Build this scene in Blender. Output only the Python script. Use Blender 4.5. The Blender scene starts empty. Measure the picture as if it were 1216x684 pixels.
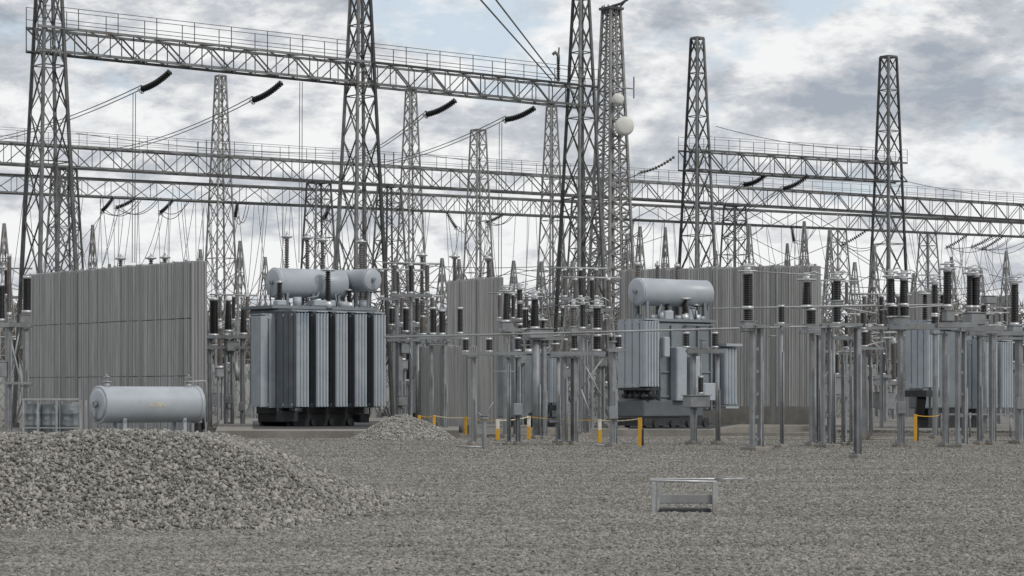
import bpy, math, random
import numpy as np
from mathutils import Vector, Matrix, Quaternion

random.seed(7)
rng = np.random.default_rng(11)
scene = bpy.context.scene
COL = scene.collection

# ------------------------------------------------------------------ camera
F = 2900.0            # focal length in pixels of a 1216 px wide picture
EYE = 1.7
HOR = 470.0           # horizon line
cam_d = bpy.data.cameras.new("camera")
cam = bpy.data.objects.new("camera", cam_d)
COL.objects.link(cam)
cam.location = (0, 0, EYE)
cam.rotation_euler = (math.radians(90), 0, 0)
cam_d.sensor_width = 36.0
cam_d.lens = 36.0 * F / 1216.0
cam_d.shift_y = (HOR - 342.0) / 1216.0
cam_d.clip_start = 0.5
cam_d.clip_end = 6000
scene.camera = cam

# ------------------------------------------------------------------ light
SUN_EL, SUN_AZ = 42.0, 128.0      # azimuth measured from +Y towards +X
world = bpy.data.worlds.new("World")
scene.world = world
world.use_nodes = True
nt = world.node_tree
nt.nodes.clear()
N = nt.nodes.new
LK = nt.links.new


def wmath(op, a, b=None, c=None):
    n = N("ShaderNodeMath")
    n.operation = op
    for i, v in enumerate((a, b, c)):
        if v is None:
            continue
        if isinstance(v, (int, float)):
            n.inputs[i].default_value = v
        else:
            LK(v, n.inputs[i])
    return n.outputs[0]


w_out = N("ShaderNodeOutputWorld")
w_bg = N("ShaderNodeBackground")
w_bg.inputs["Strength"].default_value = 0.1
sky_n = N("ShaderNodeTexSky")
sky_n.sky_type = 'NISHITA'
sky_n.sun_disc = False
sky_n.sun_elevation = math.radians(SUN_EL)
sky_n.sun_rotation = math.radians(SUN_AZ)
sky_n.air_density = 1.0
sky_n.dust_density = 0.6
w_tc = N("ShaderNodeTexCoord")
w_map = N("ShaderNodeMapping")
w_map.inputs["Scale"].default_value = (1, 1, 2.3)
LK(w_tc.outputs["Generated"], w_map.inputs["Vector"])


def wnoise(scale, detail, rough, loc, dist=0.0):
    m = N("ShaderNodeMapping")
    m.inputs["Location"].default_value = loc
    LK(w_map.outputs[0], m.inputs["Vector"])
    n = N("ShaderNodeTexNoise")
    n.inputs["Scale"].default_value = scale
    n.inputs["Detail"].default_value = detail
    n.inputs["Roughness"].default_value = rough
    n.inputs["Distortion"].default_value = dist
    LK(m.outputs[0], n.inputs["Vector"])
    return n.outputs["Fac"]


def blob(px, py, rx, ry, amp):
    """one cloud bank or gap of the sky, given by its bearing"""
    sep = N("ShaderNodeSeparateXYZ")
    LK(w_tc.outputs["Generated"], sep.inputs[0])
    ax, az = (px - 608) / F, (HOR - py) / F
    dx = wmath('DIVIDE', wmath('SUBTRACT', sep.outputs[0], ax), rx / F)
    dz = wmath('DIVIDE', wmath('SUBTRACT', sep.outputs[2], az), ry / F)
    r2 = wmath('ADD', wmath('MULTIPLY', dx, dx), wmath('MULTIPLY', dz, dz))
    front = wmath('GREATER_THAN', sep.outputs[1], 0.0)
    return wmath('MULTIPLY', wmath('MULTIPLY', wmath('EXPONENT', wmath('MULTIPLY', r2, -1.0)), amp), front)


def total(vals):
    s = vals[0]
    for v in vals[1:]:
        s = wmath('ADD', s, v)
    return s


d_hi = wnoise(24, 8, 0.6, (1.3, 0.7, 0.35), 0.15)
d_up = wnoise(24, 8, 0.6, (1.3, 0.7, 0.385), 0.15)
relief = wmath('MULTIPLY', wmath('SUBTRACT', d_hi, d_up), 0.5)
shade = total([relief, wmath('MULTIPLY', wnoise(17, 8, 0.6, (0.3, 0.1, 0.75), 0.25), 0.51), wmath('MULTIPLY', wnoise(46, 7, 0.62, (4.3, 2.1, 1.75), 0.3), 0.33), wmath('MULTIPLY', wnoise(105, 6, 0.62, (2.3, 5.1, 1.15), 0.3), 0.16),
               blob(40, 55, 110, 45, -0.12), blob(1110, 105, 190, 42, -0.14), blob(330, 12, 130, 22, -0.10),
               blob(820, 60, 70, 70, -0.06), blob(1010, 150, 180, 30, -0.04),
               blob(120, 150, 140, 40, 0.05), blob(940, 55, 130, 26, 0.09), blob(600, 300, 700, 60, 0.07), 0.012,
               blob(200, 40, 90, 25, 0.09)])
shade_r = N("ShaderNodeValToRGB")
cr = shade_r.color_ramp
cr.elements[0].position, cr.elements[0].color = 0.32, (3.8, 4.25, 4.85, 1)
cr.elements[1].position, cr.elements[1].color = 0.585, (9.1, 9.15, 9.2, 1)
e = cr.elements.new(0.40)
e.color = (5.05, 5.35, 5.8, 1)
e = cr.elements.new(0.455)
e.color = (5.9, 6.15, 6.55, 1)
e = cr.elements.new(0.515)
e.color = (7.6, 7.7, 7.85, 1)
LK(shade, shade_r.inputs["Fac"])
cover = total([wnoise(15, 7, 0.56, (2.9, 0.4, 1.35), 0.2),
               blob(545, 45, 120, 50, -0.20), blob(985, 18, 90, 22, -0.20), blob(760, 20, 100, 30, -0.05),
               blob(600, 300, 800, 100, 0.08)])
cov_r = N("ShaderNodeValToRGB")
cov_r.color_ramp.elements[0].position = 0.29
cov_r.color_ramp.elements[1].position = 0.41
LK(cover, cov_r.inputs["Fac"])
# thin veil: the blue between the clouds is pale
veil = N("ShaderNodeMixRGB")
veil.inputs["Fac"].default_value = 0.75
veil.inputs["Color2"].default_value = (6.9, 7.8, 8.6, 1)
LK(sky_n.outputs[0], veil.inputs["Color1"])
mix = N("ShaderNodeMixRGB")
LK(cov_r.outputs["Color"], mix.inputs["Fac"])
LK(veil.outputs[0], mix.inputs["Color1"])
LK(shade_r.outputs["Color"], mix.inputs["Color2"])
LK(mix.outputs[0], w_bg.inputs["Color"])
LK(w_bg.outputs[0], w_out.inputs["Surface"])

sun_d = bpy.data.lights.new("sun", 'SUN')
sun_d.energy = 1.5
sun_d.angle = math.radians(11)
sun_d.color = (1.0, 0.96, 0.9)
sun = bpy.data.objects.new("sun", sun_d)
COL.objects.link(sun)
_sd = Vector((math.sin(math.radians(SUN_AZ)) * math.cos(math.radians(SUN_EL)),
              math.cos(math.radians(SUN_AZ)) * math.cos(math.radians(SUN_EL)), math.sin(math.radians(SUN_EL))))
sun.rotation_euler = (-_sd).to_track_quat('-Z', 'Y').to_euler()
sun.location = (40, -40, 60)

scene.view_settings.view_transform = 'Standard'
scene.view_settings.look = 'None'
scene.view_settings.exposure = 0.0
scene.view_settings.gamma = 1.0
scene.cycles.max_bounces = 6
scene.cycles.use_denoising = True

# ------------------------------------------------------------------ places
GA = math.radians(38.0)                       # the yard's grid is turned by this
U = Vector((math.cos(GA), math.sin(GA), 0))
V = Vector((-math.sin(GA), math.cos(GA), 0))


def wx(x, D):
    return (x - 608.0) * D / F


def hz(y, D):
    return EYE + (HOR - y) * D / F


def dg(y):
    """distance of a point on the ground seen on picture line y"""
    return EYE * F / (y - HOR)


# ------------------------------------------------------------------ materials
def material(name, base, rough=0.6, metal=0.0, var=0.25, scale=3.0, bump=0.0, bscale=40.0, streak=False,
             stain=None, island=0.0, spec=None, pobj=0.0, mscale=None):
    m = bpy.data.materials.new(name)
    m.use_nodes = True
    t = m.node_tree
    b = t.nodes["Principled BSDF"]
    b.inputs["Roughness"].default_value = rough
    b.inputs["Metallic"].default_value = metal
    if spec is not None:
        b.inputs["Specular IOR Level"].default_value = spec
    tc = t.nodes.new("ShaderNodeTexCoord")
    mp = t.nodes.new("ShaderNodeMapping")
    geo = t.nodes.new("ShaderNodeNewGeometry")
    t.links.new(geo.outputs["Position"], mp.inputs["Vector"])
    if mscale:
        mp.inputs["Scale"].default_value = mscale
    if streak:
        mp.inputs["Scale"].default_value = (1, 1, 0.06)
    nz = t.nodes.new("ShaderNodeTexNoise")
    nz.inputs["Scale"].default_value = scale
    nz.inputs["Detail"].default_value = 6
    nz.inputs["Roughness"].default_value = 0.65
    t.links.new(mp.outputs[0], nz.inputs["Vector"])
    rp = t.nodes.new("ShaderNodeValToRGB")
    lo = [c * (1 - var) for c in base]
    hi = [min(1, c * (1 + var)) for c in base]
    rp.color_ramp.elements[0].position = 0.3
    rp.color_ramp.elements[1].position = 0.7
    rp.color_ramp.elements[0].color = (*lo, 1)
    rp.color_ramp.elements[1].color = (*hi, 1)
    t.links.new(nz.outputs["Fac"], rp.inputs["Fac"])
    out = rp.outputs["Color"]
    if stain:
        n2 = t.nodes.new("ShaderNodeTexNoise")
        n2.inputs["Scale"].default_value = scale * 0.35
        n2.inputs["Detail"].default_value = 8
        n2.inputs["Roughness"].default_value = 0.7
        t.links.new(mp.outputs[0], n2.inputs["Vector"])
        r2 = t.nodes.new("ShaderNodeValToRGB")
        r2.color_ramp.elements[0].position = 0.52
        r2.color_ramp.elements[1].position = 0.72
        t.links.new(n2.outputs["Fac"], r2.inputs["Fac"])
        mx = t.nodes.new("ShaderNodeMixRGB")
        mx.inputs["Color2"].default_value = (*stain, 1)
        t.links.new(r2.outputs["Color"], mx.inputs["Fac"])
        t.links.new(out, mx.inputs["Color1"])
        out = mx.outputs[0]
    if island or pobj:
        mm = t.nodes.new("ShaderNodeMapRange")
        amt = island or pobj
        mm.inputs["To Min"].default_value = 1 - amt
        mm.inputs["To Max"].default_value = 1 + amt
        if island:
            t.links.new(geo.outputs["Random Per Island"], mm.inputs["Value"])
        else:
            oi = t.nodes.new("ShaderNodeObjectInfo")
            t.links.new(oi.outputs["Random"], mm.inputs["Value"])
        hs = t.nodes.new("ShaderNodeHueSaturation")
        t.links.new(mm.outputs[0], hs.inputs["Value"])
        t.links.new(out, hs.inputs["Color"])
        out = hs.outputs[0]
    t.links.new(out, b.inputs["Base Color"])
    if bump:
        nb = t.nodes.new("ShaderNodeTexNoise")
        nb.inputs["Scale"].default_value = bscale
        nb.inputs["Detail"].default_value = 5
        t.links.new(geo.outputs["Position"], nb.inputs["Vector"])
        bp = t.nodes.new("ShaderNodeBump")
        bp.inputs["Strength"].default_value = bump
        bp.inputs["Distance"].default_value = 0.05
        t.links.new(nb.outputs["Fac"], bp.inputs["Height"])
        t.links.new(bp.outputs[0], b.inputs["Normal"])
    return m


M = {}
M['steel'] = material('weathered_steel', (0.115, 0.12, 0.12), 0.6, 0.15, 0.45, 1.6, stain=(0.075, 0.066, 0.056), pobj=.75)  # random light and dark pieces imitate highlights on some members; stain is weathering
M['galv'] = material('galvanised_steel', (0.245, 0.258, 0.268), 0.55, 0.25, 0.25, 2.2, stain=(0.17, 0.16, 0.15))
M['galv_pale'] = material('pale_galvanised_steel', (0.37, 0.38, 0.385), 0.55, 0.2, 0.22, 2.5, stain=(0.22, 0.2, 0.17))
M['far_steel'] = material('far_lattice_steel', (0.25, 0.25, 0.245), 0.65, 0.1, 0.4, 1.5)  # paler than the near steel, distance haze put into the colour
M['paint'] = material('blue_grey_paint', (0.365, 0.403, 0.435), 0.42, 0.0, 0.10, 1.3, stain=(0.25, 0.30, 0.35))
M['paint_dull'] = material('dull_grey_paint', (0.19, 0.214, 0.232), 0.5, 0.0, 0.16, 1.3, stain=(0.15, 0.17, 0.19))
M['paint_pale'] = material('pale_grey_paint', (0.375, 0.41, 0.447), 0.38, 0.0, 0.10, 0.9, stain=(0.31, 0.345, 0.38))
M['shade_foot_grey'] = material('dark_grey_shade_and_foot', (0.105, 0.118, 0.13), 0.55, 0.0, 0.18, 1.5)  # painted shade on fin sides, plain dark grey on the tank foot
M['grime_and_shade'] = material('oily_and_shade_black', (0.03, 0.032, 0.035), 0.6, 0.0, 0.5, 4)  # black steel; also painted shade under the big tank and the guard frame
M['porcelain'] = material('dark_porcelain', (0.012, 0.012, 0.014), 0.35, 0.0, 0.3, 3)
M['porcelain_brown'] = material('brown_grey_porcelain', (0.11, 0.10, 0.095), 0.4, 0.0, 0.3, 3)
M['cap'] = material('aluminium_fitting', (0.52, 0.53, 0.54), 0.4, 0.5, 0.25, 6)
M['wire'] = material('aluminium_conductor', (0.13, 0.135, 0.14), 0.6, 0.3, 0.2, 2)
M['concrete'] = material('ribbed_concrete', (0.375, 0.385, 0.382), 0.9, 0.0, 0.22, 6.0, streak=True, stain=(0.27, 0.275, 0.272), bump=0.2, bscale=14, island=0.15)
M['concrete_warm'] = material('warm_ribbed_concrete', (0.41, 0.412, 0.40), 0.9, 0.0, 0.24, 6.0, streak=True, stain=(0.33, 0.32, 0.305), bump=0.2, bscale=14, island=0.17)
M['concrete_post'] = material('concrete_post', (0.25, 0.257, 0.256), 0.9, 0.0, 0.2, 2.5, streak=True, bump=0.2)
M['slab'] = material('slab_concrete', (0.225, 0.21, 0.187), 0.9, 0.0, 0.25, 1.2, stain=(0.14, 0.13, 0.12), bump=0.3, bscale=12)
M['oil'] = material('oil_soaked_gravel', (0.05, 0.05, 0.052), 0.8, 0.0, 0.5, 5, bump=0.5)
M['stone'] = material('crushed_stone', (0.252, 0.243, 0.219), 0.9, 0.0, 0.25, 14, island=0.5, bump=0.3, bscale=60)
M['stone_piece'] = material('broken_stone', (0.265, 0.257, 0.233), 0.9, 0.0, 0.25, 14, pobj=0.45, bump=0.3, bscale=60)
M['gravel'] = material('yard_gravel', (0.215, 0.207, 0.187), 0.92, 0.0, 0.22, 1.3, stain=(0.150, 0.143, 0.129), pobj=0.45, mscale=(0.22, 1, 1))
M['stone_pale'] = material('pale_fine_stone', (0.30, 0.292, 0.268), 0.9, 0.0, 0.25, 14, island=0.4, bump=0.3, bscale=60)
M['yellow'] = material('yellow_paint', (0.56, 0.31, 0.025), 0.5, 0.0, 0.15, 8)
M['white'] = material('dirty_white_paint', (0.62, 0.60, 0.54), 0.6, 0.0, 0.15, 8)
M['dish'] = material('dish_plastic', (0.62, 0.62, 0.58), 0.5, 0.0, 0.08, 2)
M['wood'] = material('bare_twig_bark', (0.20, 0.188, 0.17), 0.9, 0.0, 0.45, 0.6)
M['letter'] = material('cream_lettering', (0.75, 0.66, 0.42), 0.6, 0.0, 0.15, 12)


def ground_material():
    m = bpy.data.materials.new('gravel_bed')
    m.use_nodes = True
    t = m.node_tree
    b = t.nodes["Principled BSDF"]
    b.inputs["Roughness"].default_value = 0.95
    geo = t.nodes.new("ShaderNodeNewGeometry")
    vo = t.nodes.new("ShaderNodeTexVoronoi")
    vo.inputs["Scale"].default_value = 11
    t.links.new(geo.outputs["Position"], vo.inputs["Vector"])
    rp = t.nodes.new("ShaderNodeValToRGB")
    rp.color_ramp.elements[0].color = (0.085, 0.081, 0.074, 1)
    rp.color_ramp.elements[1].color = (0.30, 0.29, 0.268, 1)
    sep = t.nodes.new("ShaderNodeSeparateColor")
    t.links.new(vo.outputs["Color"], sep.inputs[0])
    t.links.new(sep.outputs[0], rp.inputs["Fac"])
    nz = t.nodes.new("ShaderNodeTexNoise")
    nz.inputs["Scale"].default_value = 0.35
    nz.inputs["Detail"].default_value = 6
    t.links.new(geo.outputs["Position"], nz.inputs["Vector"])
    r2 = t.nodes.new("ShaderNodeValToRGB")
    r2.color_ramp.elements[0].position = 0.35
    r2.color_ramp.elements[1].position = 0.65
    r2.color_ramp.elements[0].color = (0.78, 0.76, 0.73, 1)
    r2.color_ramp.elements[1].color = (1.08, 1.07, 1.05, 1)
    t.links.new(nz.outputs["Fac"], r2.inputs["Fac"])
    mx = t.nodes.new("ShaderNodeMixRGB")
    mx.blend_type = 'MULTIPLY'
    mx.inputs["Fac"].default_value = 1
    t.links.new(rp.outputs[0], mx.inputs["Color1"])
    t.links.new(r2.outputs[0], mx.inputs["Color2"])
    t.links.new(mx.outputs[0], b.inputs["Base Color"])
    bp = t.nodes.new("ShaderNodeBump")
    bp.inputs["Strength"].default_value = 0.8
    bp.inputs["Distance"].default_value = 0.06
    t.links.new(vo.outputs["Distance"], bp.inputs["Height"])
    bp.invert = True
    t.links.new(bp.outputs[0], b.inputs["Normal"])
    return m


M['ground'] = ground_material()


# ------------------------------------------------------------------ mesh helpers
class MB:
    def __init__(self, rz=0.0):
        self.v, self.f, self.s = [], [], []
        self.rz = rz

    def _add(self, vs, fs, smooth=False):
        o = len(self.v)
        self.v.extend([tuple(p) for p in vs])
        self.f.extend([tuple(i + o for i in f) for f in fs])
        self.s.extend([smooth] * len(fs))

    def box(self, c, size, c_=0.0, rz=None):
        """box with chamfer c_"""
        rz = self.rz if rz is None else rz
        hx, hy, hzz = size[0] / 2, size[1] / 2, size[2] / 2
        cr_, sr_ = math.cos(rz), math.sin(rz)

        def tr(p):
            return (c[0] + p[0] * cr_ - p[1] * sr_, c[1] + p[0] * sr_ + p[1] * cr_, c[2] + p[2])
        if c_ <= 0:
            vs = [tr((sx * hx, sy * hy, sz * hzz)) for sz in (-1, 1) for sy in (-1, 1) for sx in (-1, 1)]
            self._add(vs, [(0, 2, 3, 1), (4, 5, 7, 6), (0, 1, 5, 4), (2, 6, 7, 3), (0, 4, 6, 2), (1, 3, 7, 5)])
            return
        k = min(c_, hx * .9, hy * .9, hzz * .9)
        vs = []
        for (z, i) in ((-hzz, k), (-hzz + k, 0), (hzz - k, 0), (hzz, k)):
            a, b = hx - i, hy - i
            for p in ((-a + (k if not i else 0), -b), (a - (k if not i else 0), -b), (a, -b + (k if not i else 0)), (a, b - (k if not i else 0)),
                      (a - (k if not i else 0), b), (-a + (k if not i else 0), b), (-a, b - (k if not i else 0)), (-a, -b + (k if not i else 0))):
                if i:
                    pass
                vs.append(tr((p[0], p[1], z)))
        fs = []
        for l in range(3):
            for i in range(8):
                j = (i + 1) % 8
                fs.append((l * 8 + i, l * 8 + j, l * 8 + 8 + j, l * 8 + 8 + i))
        fs.append(tuple(reversed(range(8))))
        fs.append(tuple(range(24, 32)))
        self._add(vs, fs)

    def frame(self, p0, p1):
        d = Vector(p1) - Vector(p0)
        L = d.length
        d.normalize()
        a = Vector((0, 0, 1)) if abs(d.z) < 0.9 else Vector((1, 0, 0))
        x = d.cross(a).normalized()
        y = x.cross(d).normalized()
        return d, x, y, L

    def bar(self, p0, p1, w, h=None, t1=1.0):
        h = h or w
        d, x, y, L = self.frame(p0, p1)
        vs = []
        for p, k in ((Vector(p0), 1.0), (Vector(p1), t1)):
            for sx, sy in ((-1, -1), (1, -1), (1, 1), (-1, 1)):
                vs.append(p + x * (sx * w * k / 2) + y * (sy * h * k / 2))
        self._add(vs, [(0, 1, 5, 4), (1, 2, 6, 5), (2, 3, 7, 6), (3, 0, 4, 7), (0, 3, 2, 1), (4, 5, 6, 7)])

    def angle(self, p0, p1, w, t=None):
        """L section"""
        t = t or w * 0.22
        d, x, y, L = self.frame(p0, p1)
        prof = [(-w / 2, -w / 2), (w / 2, -w / 2), (w / 2, -w / 2 + t), (-w / 2 + t, -w / 2 + t), (-w / 2 + t, w / 2), (-w / 2, w / 2)]
        vs = [Vector(p) + x * a + y * b for p in (p0, p1) for a, b in prof]
        fs = [(i, (i + 1) % 6, 6 + (i + 1) % 6, 6 + i) for i in range(6)]
        fs += [(3, 2, 1, 0), (5, 4, 3, 0), (6, 7, 8, 9), (6, 9, 10, 11)]
        self._add(vs, fs)

    def lathe(self, p0, axis, prof, n=12, smooth=True, caps=True):
        """prof: (distance along the axis, radius)"""
        p0 = Vector(p0)
        d, x, y, L = self.frame(p0, p0 + Vector(axis))
        vs, fs = [], []
        for (t, r) in prof:
            for i in range(n):
                a = 2 * math.pi * i / n
                vs.append(p0 + d * t + x * (math.cos(a) * r) + y * (math.sin(a) * r))
        for k in range(len(prof) - 1):
            for i in range(n):
                j = (i + 1) % n
                fs.append((k * n + i, k * n + j, k * n + n + j, k * n + n + i))
        self._add(vs, fs, smooth)
        if caps:
            o = len(self.v) - len(vs)
            self.f.append(tuple(o + i for i in reversed(range(n))))
            self.s.append(False)
            self.f.append(tuple(o + (len(prof) - 1) * n + i for i in range(n)))
            self.s.append(False)

    def cyl(self, p0, p1, r, n=10, r1=None, smooth=True):
        p0, p1 = Vector(p0), Vector(p1)
        self.lathe(p0, (p1 - p0).normalized(), [(0, r), ((p1 - p0).length, r if r1 is None else r1)], n, smooth)

    def tube(self, pts, r, n=5):
        pts = [Vector(p) for p in pts]
        vs, fs = [], []
        for k, p in enumerate(pts):
            q0, q1 = pts[max(0, k - 1)], pts[min(len(pts) - 1, k + 1)]
            d, x, y, L = self.frame(q0, q1)
            for i in range(n):
                a = 2 * math.pi * i / n
                vs.append(p + x * (math.cos(a) * r) + y * (math.sin(a) * r))
        for k in range(len(pts) - 1):
            for i in range(n):
                j = (i + 1) % n
                fs.append((k * n + i, k * n + j, k * n + n + j, k * n + n + i))
        fs.append(tuple(reversed(range(n))))
        fs.append(tuple((len(pts) - 1) * n + i for i in range(n)))
        self._add(vs, fs, True)

    def ring(self, c, R, r, n=14, m=5, axis=(0, 0, 1)):
        c = Vector(c)
        d, x, y, L = self.frame(c, c + Vector(axis))
        vs, fs = [], []
        for i in range(n):
            a = 2 * math.pi * i / n
            o = x * math.cos(a) + y * math.sin(a)
            for j in range(m):
                b = 2 * math.pi * j / m
                vs.append(c + o * (R + r * math.cos(b)) + d * (r * math.sin(b)))
        for i in range(n):
            for j in range(m):
                fs.append((i * m + j, ((i + 1) % n) * m + j, ((i + 1) % n) * m + (j + 1) % m, i * m + (j + 1) % m))
        self._add(vs, fs, True)

    def insulator(self, p0, p1, r, ribs, n=10, core=0.55, r1=None):
        """stack of sheds between two points"""
        p0, p1 = Vector(p0), Vector(p1)
        L = (p1 - p0).length
        r1 = r if r1 is None else r1
        prof = []
        for k in range(ribs):
            t = k / ribs
            rr = r + (r1 - r) * t
            st = L / ribs
            prof += [(k * st, rr * core), (k * st + st * .30, rr), (k * st + st * .55, rr * .96), (k * st + st * .72, rr * core)]
        prof.append((L, r1 * core))
        self.lathe(p0, (p1 - p0), prof, n)

    def mesh(self, name):
        me = bpy.data.meshes.new(name)
        me.from_pydata(self.v, [], self.f)
        me.polygons.foreach_set("use_smooth", self.s)
        me.update()
        return me

    def build(self, name, mat, parent=None, loc=(0, 0, 0)):
        me = self.mesh(name)
        me.materials.append(M[mat] if isinstance(mat, str) else mat)
        o = bpy.data.objects.new(name, me)
        COL.objects.link(o)
        o.location = loc
        if parent is not None:
            o.parent = parent
        return o


def tag(o, label=None, cat=None, group=None, kind='thing'):
    if label:
        o['label'] = label
    if cat:
        o['category'] = cat
    if group:
        o['group'] = group
    o['kind'] = kind
    return o


def thing(name, label, cat, loc=(0, 0, 0), rz=0.0, group=None):
    o = bpy.data.objects.new(name, None)
    COL.objects.link(o)
    o.empty_display_size = 0.3
    o.location = loc
    o.rotation_euler = (0, 0, rz)
    return tag(o, label, cat, group)


def link_part(name, me, parent, loc=(0, 0, 0), rz=0.0):
    o = bpy.data.objects.new(name, me)
    COL.objects.link(o)
    o.parent = parent
    o.location = loc
    o.rotation_euler = (0, 0, rz)
    return o


ORD = ("first second third fourth fifth sixth seventh eighth ninth tenth eleventh twelfth thirteenth fourteenth fifteenth "
       "sixteenth seventeenth eighteenth nineteenth twentieth").split()
TENS = {2: 'twenty', 3: 'thirty', 8: 'eighty', 9: 'ninety', 4: 'forty', 5: 'fifty', 6: 'sixty', 7: 'seventy'}


def ordinal(i):
    if i < 20:
        return ORD[i]
    t, u_ = divmod(i + 1, 10)
    return TENS[t] + ('-' + ORD[u_ - 1] if u_ else 'th').replace('yth', 'ieth')


AUTO = {}        # (phrase) -> [(x, object)]


def auto(o, phrase, x):
    """label given once all are placed: counted along from the oil tank's side"""
    AUTO.setdefault(phrase, []).append((x, o))


def region(x, D):
    if x < 40:
        return 'near the outer end of the oil-tank wall'
    if x < 245:
        return 'beyond the oil-tank wall'
    if x < 300:
        return 'between oil-tank wall and big transformer'
    if x < 465:
        return 'beyond the big transformer'
    if x < 600:
        return 'around the narrow ribbed wall'
    if x < 740:
        return 'below the dark tower and dish mast'
    if x < 975:
        return 'beyond the broad ribbed wall'
    if x < 1060:
        return 'before the lone flat-topped tower'
    return 'past the lone flat-topped tower'


# unit lattice member, shared by every brace
_ub = MB()
_ub.angle((0, 0, 0), (0, 0, 1), 1.0)
UNIT = {}


def unit_bar(mat):
    if mat not in UNIT:
        me = _ub.mesh('brace')
        me.materials.append(M[mat])
        UNIT[mat] = me
    return UNIT[mat]


def brace(parent, p0, p1, w, mat, name='brace'):
    p0, p1 = Vector(p0), Vector(p1)
    d = p1 - p0
    o = bpy.data.objects.new(name, unit_bar(mat))
    COL.objects.link(o)
    o.parent = parent
    o.location = p0
    o.rotation_euler = d.to_track_quat('Z', 'Y').to_euler()
    o.scale = (w, w, d.length)
    return o


# ------------------------------------------------------------------ ground
def grid_sheet(xs, ys, zf):
    b = MB()
    nx = len(xs)
    vs = [(x, y, zf(x, y)) for y in ys for x in xs]
    fs = [(j * nx + i, j * nx + i + 1, (j + 1) * nx + i + 1, (j + 1) * nx + i) for j in range(len(ys) - 1) for i in range(nx - 1)]
    b._add(vs, fs, True)
    return b


g = grid_sheet([-3000, -300, -60, -20, 0, 20, 60, 300, 3000], [-200, -20, 0, 20, 45, 80, 150, 400, 3500], lambda x, y: 0.0)
o = g.build('gravel_ground', 'ground')
tag(o, 'wide yard of grey crushed gravel', None, None, 'structure')


def stone_mesh(seed, mat):
    r = random.Random(seed)
    t = (1 + 5 ** .5) / 2
    vs = [Vector(p).normalized() for p in ((-1, t, 0), (1, t, 0), (-1, -t, 0), (1, -t, 0), (0, -1, t), (0, 1, t), (0, -1, -t), (0, 1, -t), (t, 0, -1), (t, 0, 1), (-t, 0, -1), (-t, 0, 1))]
    fs = [(0, 11, 5), (0, 5, 1), (0, 1, 7), (0, 7, 10), (0, 10, 11), (1, 5, 9), (5, 11, 4), (11, 10, 2), (10, 7, 6), (7, 1, 8), (3, 9, 4), (3, 4, 2), (3, 2, 6), (3, 6, 8), (3, 8, 9), (4, 9, 5), (2, 4, 11), (6, 2, 10), (8, 6, 7), (9, 8, 1)]
    sc = Vector((r.uniform(.8, 1.25), r.uniform(.65, 1.0), r.uniform(.38, .68)))
    vs = [Vector((v.x * sc.x, v.y * sc.y, v.z * sc.z)) * r.uniform(.62, 1.25) for v in vs]
    return vs, fs


STONES = [stone_mesh(s, None) for s in range(8)]


def scatter_mesh(name, pts, sizes, mat, parent=None):
    """many small stones joined in one mesh"""
    V_, F_ = [], []
    base_f = np.array(STONES[0][1])
    off = 0
    for (p, s) in zip(pts, sizes):
        sv = np.array([tuple(v) for v in STONES[random.randrange(8)][0]])
        q = Quaternion((random.gauss(0, 1), random.gauss(0, 1), random.gauss(0, 1), random.gauss(0, 1))).normalized()
        R = np.array(q.to_matrix())
        V_.append(sv @ R.T * s + np.array(p))
        F_.append(base_f + off)
        off += 12
    V_ = np.concatenate(V_)
    F_ = np.concatenate(F_)
    me = bpy.data.meshes.new(name)
    me.vertices.add(len(V_))
    me.vertices.foreach_set("co", V_.ravel().astype(np.float32))
    me.loops.add(len(F_) * 3)
    me.loops.foreach_set("vertex_index", F_.ravel().astype(np.int32))
    me.polygons.add(len(F_))
    me.polygons.foreach_set("loop_start", np.arange(0, len(F_) * 3, 3, dtype=np.int32))
    me.update(calc_edges=True)
    me.validate()
    me.materials.append(M[mat])
    o = bpy.data.objects.new(name, me)
    COL.objects.link(o)
    if parent is not None:
        o.parent = parent
    return o


# loose gravel over the near yard: one object, stones set by geometry nodes
def gravel_points():
    P = []
    for (d0, d1, dens) in ((20, 32, 430), (32, 48, 260), (48, 66, 130), (66, 100, 45)):
        w0, w1 = .31 * d0 + 2.5, .31 * d1 + 2.5
        area = (w0 + w1) * (d1 - d0)
        n = int(area * dens)
        y = rng.uniform(d0, d1, n)
        x = rng.uniform(-1, 1, n) * (.31 * y + 2.5)
        P.append(np.stack([x, y, np.full(n, 0.004)], 1))
    return np.concatenate(P)


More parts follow.
